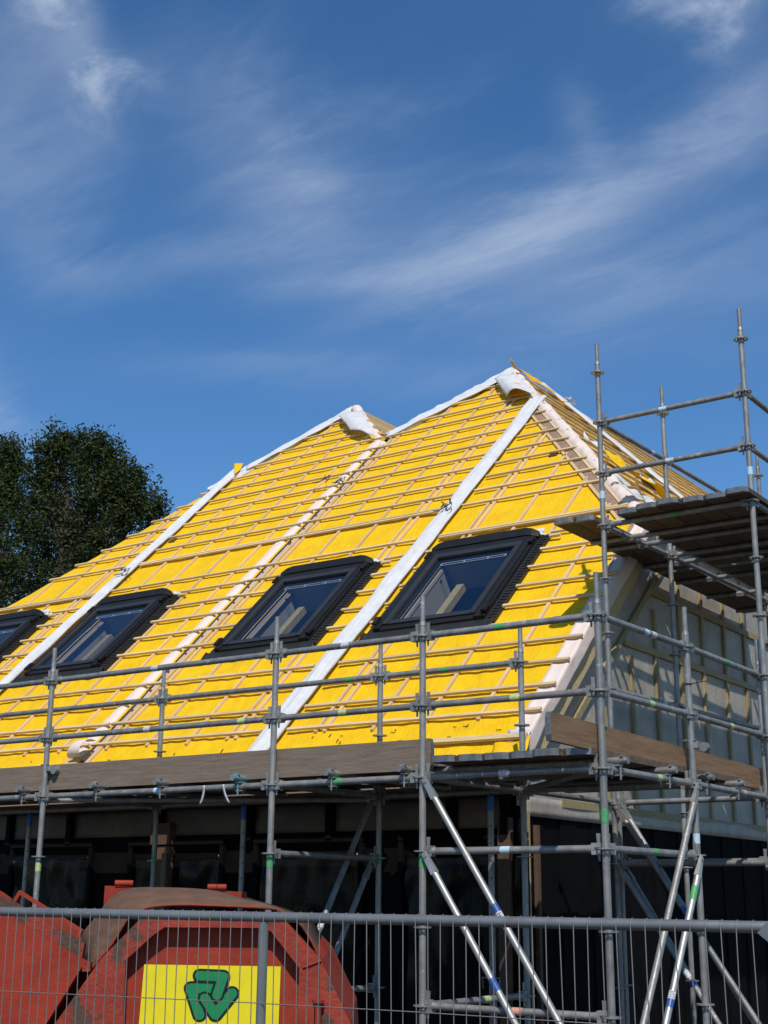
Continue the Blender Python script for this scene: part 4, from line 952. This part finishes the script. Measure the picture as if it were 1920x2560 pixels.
# arched lid: front lip and back edge traced at their own depths
lipF = [(228, 2424), (250, 2396), (281, 2359), (318, 2299), (340, 2282), (374, 2268), (441, 2262), (542, 2264), (661, 2270), (700, 2277), (747, 2306), (780, 2354), (800, 2400)]
lipB = [(210, 2418), (204, 2342), (228, 2305), (259, 2265), (286, 2237), (332, 2220), (400, 2218), (522, 2224), (593, 2244), (677, 2268), (746, 2300), (780, 2348), (803, 2398)]
A_ = [kp(x, y, DF + 0.06) for x, y in lipF]; B_ = [kp(x, y, DF + 0.40) for x, y in lipB]
def smooth(P, k=3):
    out = []
    for i in range(len(P) - 1):
        p0, p1, p2, p3 = P[max(i - 1, 0)], P[i], P[i + 1], P[min(i + 2, len(P) - 1)]
        for j in range(k):
            t = j / k; out.append(0.5 * ((2 * p1) + (p2 - p0) * t + (2 * p0 - 5 * p1 + 4 * p2 - p3) * t * t + (3 * p1 - p0 - 3 * p2 + p3) * t ** 3))
    return out + [P[-1]]
A_, B_ = smooth(A_), smooth(B_); nl = len(A_)
ld = MB(); rows_ = [A_, [a.lerp(b, .5) + ZZ * .012 for a, b in zip(A_, B_)], B_, [p + FH * 1.3 - ZZ * 0.02 for p in B_]]
ld.add([p for r_ in rows_ for p in r_], [(j * nl + i, j * nl + i + 1, (j + 1) * nl + i + 1, (j + 1) * nl + i) for j in range(3) for i in range(nl - 1)], True)
lido = solid(build('lid', ld, 'lid', wc), 0.008)
lp = MB(); lp.path([p - FH * 0.004 for p in A_], 0.005, 6); build('lid_lip', lp, 'redrust', lido)
for (x0, y0, x1, y1) in ((262, 2214, 345, 2270), (512, 2224, 603, 2262)):
    a, b = kp(x0, y0, DF + .75), kp(x1, y1, DF + .75); mb = MB(); wv = (b - a).dot(RH)
    base = a; hgt = a.z - b.z
    mb.hexa([base - ZZ * hgt, base + RH * wv - ZZ * hgt, base + RH * wv - ZZ * hgt + FH * .3, base - ZZ * hgt + FH * .3, base, base + RH * wv - ZZ * .012, base + RH * wv - ZZ * .012 + FH * .3, base + FH * .3])
    hb = build('hinge_block', mb, 'red', wc)
    for f in (0.30, 0.56):
        mb = MB(); c = base + RH * (wv * f if x0 < 400 else wv * (f - .22)) + ZZ * 0.014; mb.tube(c, c + RH * 0.05, 0.017, 10); build('hinge_knuckle', mb, 'red', hb)
a = kp(213, 2412, DF + .02); mb = MB(); mb.box(-.01, .03, -.02, .02, -.03, .015); mb.v = [a + RH * v.x + FH * v.y + ZZ * v.z for v in mb.v]; build('lid_latch', mb, 'redrust', wc)
# recycling sign
DS = DF + 0.10 * 0.82 - 0.012
S = [kp(*p, DS) for p in ((361, 2411), (702, 2416), (699, 2590), (344, 2590))]
S[2] = S[1] - ZZ * 0.52 - RH * .005; S[3] = S[0] - ZZ * 0.52 - RH * .02
mb = MB(); mb.prism(S, -FH * 0.004); sgn = build('sign', mb, 'sign', wc)
def stroke(pts, w_):
    P = [Vector((a, b)) for a, b in pts]; out = []
    d1 = (P[1] - P[0]).normalized(); d2 = (P[2] - P[1]).normalized()
    n1, n2 = Vector((-d1.y, d1.x)), Vector((-d2.y, d2.x)); cr_ = d1.x * d2.y - d1.y * d2.x
    def arc(c, a0, a1, k=9): return [c + Vector((math.cos(a0 + (a1 - a0) * i / k), math.sin(a0 + (a1 - a0) * i / k))) * w_ for i in range(k + 1)]
    def inner(n_a, n_b):
        bis = (n_a + n_b).normalized(); return P[1] + bis * (w_ / max(0.3, bis.dot(n_a)))
    ang = lambda v: math.atan2(v.y, v.x)
    a0 = ang(n1); out += arc(P[0], a0, a0 + math.pi)                 # round start, from +n1 round to -n1
    if cr_ > 0:                                                       # turning left: right side (-n) is the outer side
        a = ang(-n1); b = ang(-n2)
        while b < a: b += 2 * math.pi
        out += arc(P[1], a, b)
    else: out.append(inner(-n1, -n2))
    a = ang(-n2); out += arc(P[2], a, a + math.pi)
    if cr_ > 0: out.append(inner(n1, n2))
    else:
        a = ang(n2); b = ang(n1)
        while b < a: b += 2 * math.pi
        out += arc(P[1], a, b)
    return out
def logo(pts, w_, mt, lay, nm):
    pol = stroke([(x, -y) for x, y in pts], w_)
    V = [kp(440 + p.x / 8.295, 2400 - p.y / 8.295, DS - 0.004 - 0.0012 * lay) for p in pol]
    mb = MB(); mb.prism(V, FH * 0.0008); build(nm, mb, mt, sgn)
l2 = [(720, 580), (310, 590), (485, 1140)]; l3 = [(1165, 690), (815, 1130), (600, 800)]; l1 = [(490, 325), (980, 345), (850, 730)]
for k, (pts, w_) in enumerate(((l2, 104), (l3, 104), (l1, 98))):
    logo(pts, w_ + 48, 'lblack', 2 * k + 1, 'emblem_outline'); logo(pts, w_, 'lgreen', 2 * k + 2, 'emblem_arm')

# ------------------------------------------------------------------ neighbouring skip with a sloping rim
sk = empty('skip', cw(-2.3, 7.4, 0), label='dented red steel skip with sloping side edge and raised rim channel beside the lidded container', category='skip')
def slab(px_, D, th, mt, nm, par=sk):
    P_ = [kp(x, y, D) for x, y in px_]
    P_ = [Vector((p.x, p.y, max(p.z, 0.06))) for p in P_]
    mb = MB(); mb.prism(P_, FH * th); return build(nm, mb, mt, par)
slab([(-420, 3020), (-420, 2080), (0, 2281), (213, 2404), (115, 2560), (-30, 2800), (-160, 3020)], 7.10, 0.06, 'red', 'side_panel')
slab([(-420, 2075), (28, 2252), (211, 2359), (204, 2398), (0, 2280), (-420, 2079)], 7.17, 0.05, 'redrust', 'rim_plate')
slab([(32, 2250), (47, 2226), (206, 2326), (196, 2346), (190, 2342), (197, 2329), (50, 2237), (39, 2255)], 7.24, 0.05, 'red', 'rim_channel')
slab([(-200, 2115), (8, 2233), (28, 2248), (24, 2262), (-200, 2165)], 7.20, 0.03, 'red', 'rim_channel')
slab([(-400, 3000), (-400, 2180), (20, 2310), (190, 2420), (105, 2560), (-160, 3000)], 7.36, 1.3, 'red', 'inner_body')

# ------------------------------------------------------------------ straps left lying on the roof
def strap(pts, label, nm='metal_strap', r=0.006, mt='cap', lump=None):
    mb = MB(); mb.path(pts, r, 6)
    if lump is not None:
        for k in range(5): mb.tube(lump + Vector((random.uniform(-.05, .05), random.uniform(-.05, .02), random.uniform(-.02, .05))), lump + Vector((random.uniform(-.08, .08), random.uniform(-.06, .02), random.uniform(-.03, .08))), 0.011, 6)
    return build(nm, mb, mt, None, label=label, category='strap')
def coil(u, s, h=0.05, k=14, sz=0.11):
    return [RP(u + sz * math.cos(t * .55) * (0.4 + t / k), s + sz * math.sin(t * .8) * .8, h + 0.025 * math.sin(t * 1.3) + 0.02) for t in range(k)]
uC, sC = rpx(1108, 1275, .04); strap(coil(uC, sC), 'twisted grey metal strap on the white strip above the windows', lump=RP(uC + .05, sC + .05, .07))
uC, sC = rpx(308, 1435, .04); strap(coil(uC, sC), 'looped grey metal strap on the white strip beside the further roof windows', lump=RP(uC, sC + .03, .07))
uC, sC = rpx(850, 1208, .03); strap(coil(uC, sC, sz=.09), 'blue-grey clip with strap on the battens beside the beige roll', lump=RP(uC, sC, .05))
uC, sC = rpx(806, 1206, .03); strap(coil(uC, sC, sz=.12), 'loose pale packing strap caught under battens next to the beige roll', mt='cream', r=0.008)
p = GP(10.6, LG - 0.10, .03); strap([p + Vector((.05 * math.cos(t * .6), .16 * math.sin(t * .6) + .01 * t, .015 + .02 * math.sin(t))) for t in range(22)], 'bundle of white straps on the side ridge', mt='whites', lump=p)

# ------------------------------------------------------------------ trees
def tree(label, D, pxc, lobes, seed, nleaf):
    rg = random.Random(seed); base = kp(pxc, 2250, D); base.z = 0
    t = empty('deciduous_tree', base, label=label, category='tree', group='trees behind the house')
    tips = []; crown_c = [(kp(x, y, D), r) for x, y, r in lobes]
    tr = MB(); top = sum((c for c, r in crown_c), Vector()) / len(crown_c)
    trunk = [base, base + Vector((.1, .1, 2.2)), base.lerp(top, .55), top]; tr.path(trunk, [.30, .22, .15, .05], 9)
    for c, r in crown_c:
        j = base.lerp(top, rg.uniform(.45, .8)); tr.path([j, j.lerp(c, .5) + Vector((0, 0, .25)), c], [.10, .07, .02], 6)
        for k in range(int(6 + r * 9)):
            d = Vector((rg.gauss(0, 1), rg.gauss(0, 1), rg.gauss(0.15, 1))).normalized()
            e = c + d * r * rg.uniform(.4, 1.3); tips.append((e, d, rg.uniform(.55, 1.25)))
            if k % 2 == 0: tr.path([c + d * r * .1, c + d * r * .55 + Vector((0, 0, .08)), e], [.03, .02, .006], 5)
    build('trunk', tr, 'bark', t)
    V = []; Fc = []
    tot = sum(q_ for _, _, q_ in tips)
    for e, d, q_ in tips:
        n = int(nleaf * q_ / tot)
        # several twigs per tip
        tw = [e + Vector((rg.gauss(0, .17), rg.gauss(0, .17), rg.gauss(0, .16))) * q_ for _ in range(6)]
        for _ in range(n):
            c = rg.choice(tw); p = c + Vector((rg.gauss(0, .085), rg.gauss(0, .085), rg.gauss(0, .085)))
            a = Vector((rg.gauss(0, 1), rg.gauss(0, 1), rg.gauss(0, .7))).normalized(); b = a.orthogonal().normalized()
            b = (b * math.cos(rg.random() * 6.3) + a.cross(b) * math.sin(rg.random() * 6.3)).normalized()
            l = rg.uniform(.035, .065); w2 = l * .42; nn = a.cross(b) * w2 * .5
            k = len(V); V += [p - a * l, p + b * w2 + nn, p + a * l, p - b * w2 + nn]; Fc += [(k, k + 1, k + 2), (k, k + 2, k + 3)]
    og = Vector(base); me = bpy.data.meshes.new('crown'); me.from_pydata([tuple(v - og) for v in V], [], Fc); me.materials.append(M['leaf']); me.update()
    put('crown', me, og, t)
tree('tall dark oak with a broad rounded crown behind the hip of the roof', 27.0, 175,
     [(119, 1164, .26), (140, 1189, .26), (157, 1144, .18), (201, 1142, .28), (226, 1134, .18), (247, 1172, .26), (273, 1179, .20), (285, 1216, .28), (317, 1204, .20), (331, 1236, .16), (326, 1269, .26), (363, 1262, .12), (377, 1289, .12), (92, 1204, .20), (109, 1236, .30), (157, 1236, .36), (205, 1216, .36), (243, 1249, .36), (288, 1274, .34),
      (81, 1279, .34), (128, 1299, .46), (186, 1294, .46), (233, 1310, .46), (283, 1330, .40), (326, 1315, .30), (60, 1340, .40), (103, 1365, .55), (165, 1360, .55), (226, 1375, .55), (273, 1390, .42), (40, 1410, .5), (102, 1440, .6), (168, 1445, .6), (216, 1440, .5), (29, 1485, .55), (92, 1515, .6), (149, 1505, .5), (152, 1104, .06), (157, 1116, .07), (222, 1108, .06), (247, 1126, .06), (390, 1266, .05), (346, 1190, .06), (115, 1124, .06), (281, 1149, .06)], 4, 30000)
tree('dark pointed tree standing beside the broad oak', 29.0, -60,
     [(14, 1128, .16), (0, 1150, .26), (30, 1168, .18), (-35, 1190, .45), (18, 1208, .28), (-70, 1250, .7), (5, 1265, .45), (32, 1245, .2), (-120, 1330, 1.1), (-20, 1360, 1.0), (-60, 1450, 1.1), (10, 1480, .8), (-140, 1420, 1.0), (-20, 1540, .9)], 9, 22000)
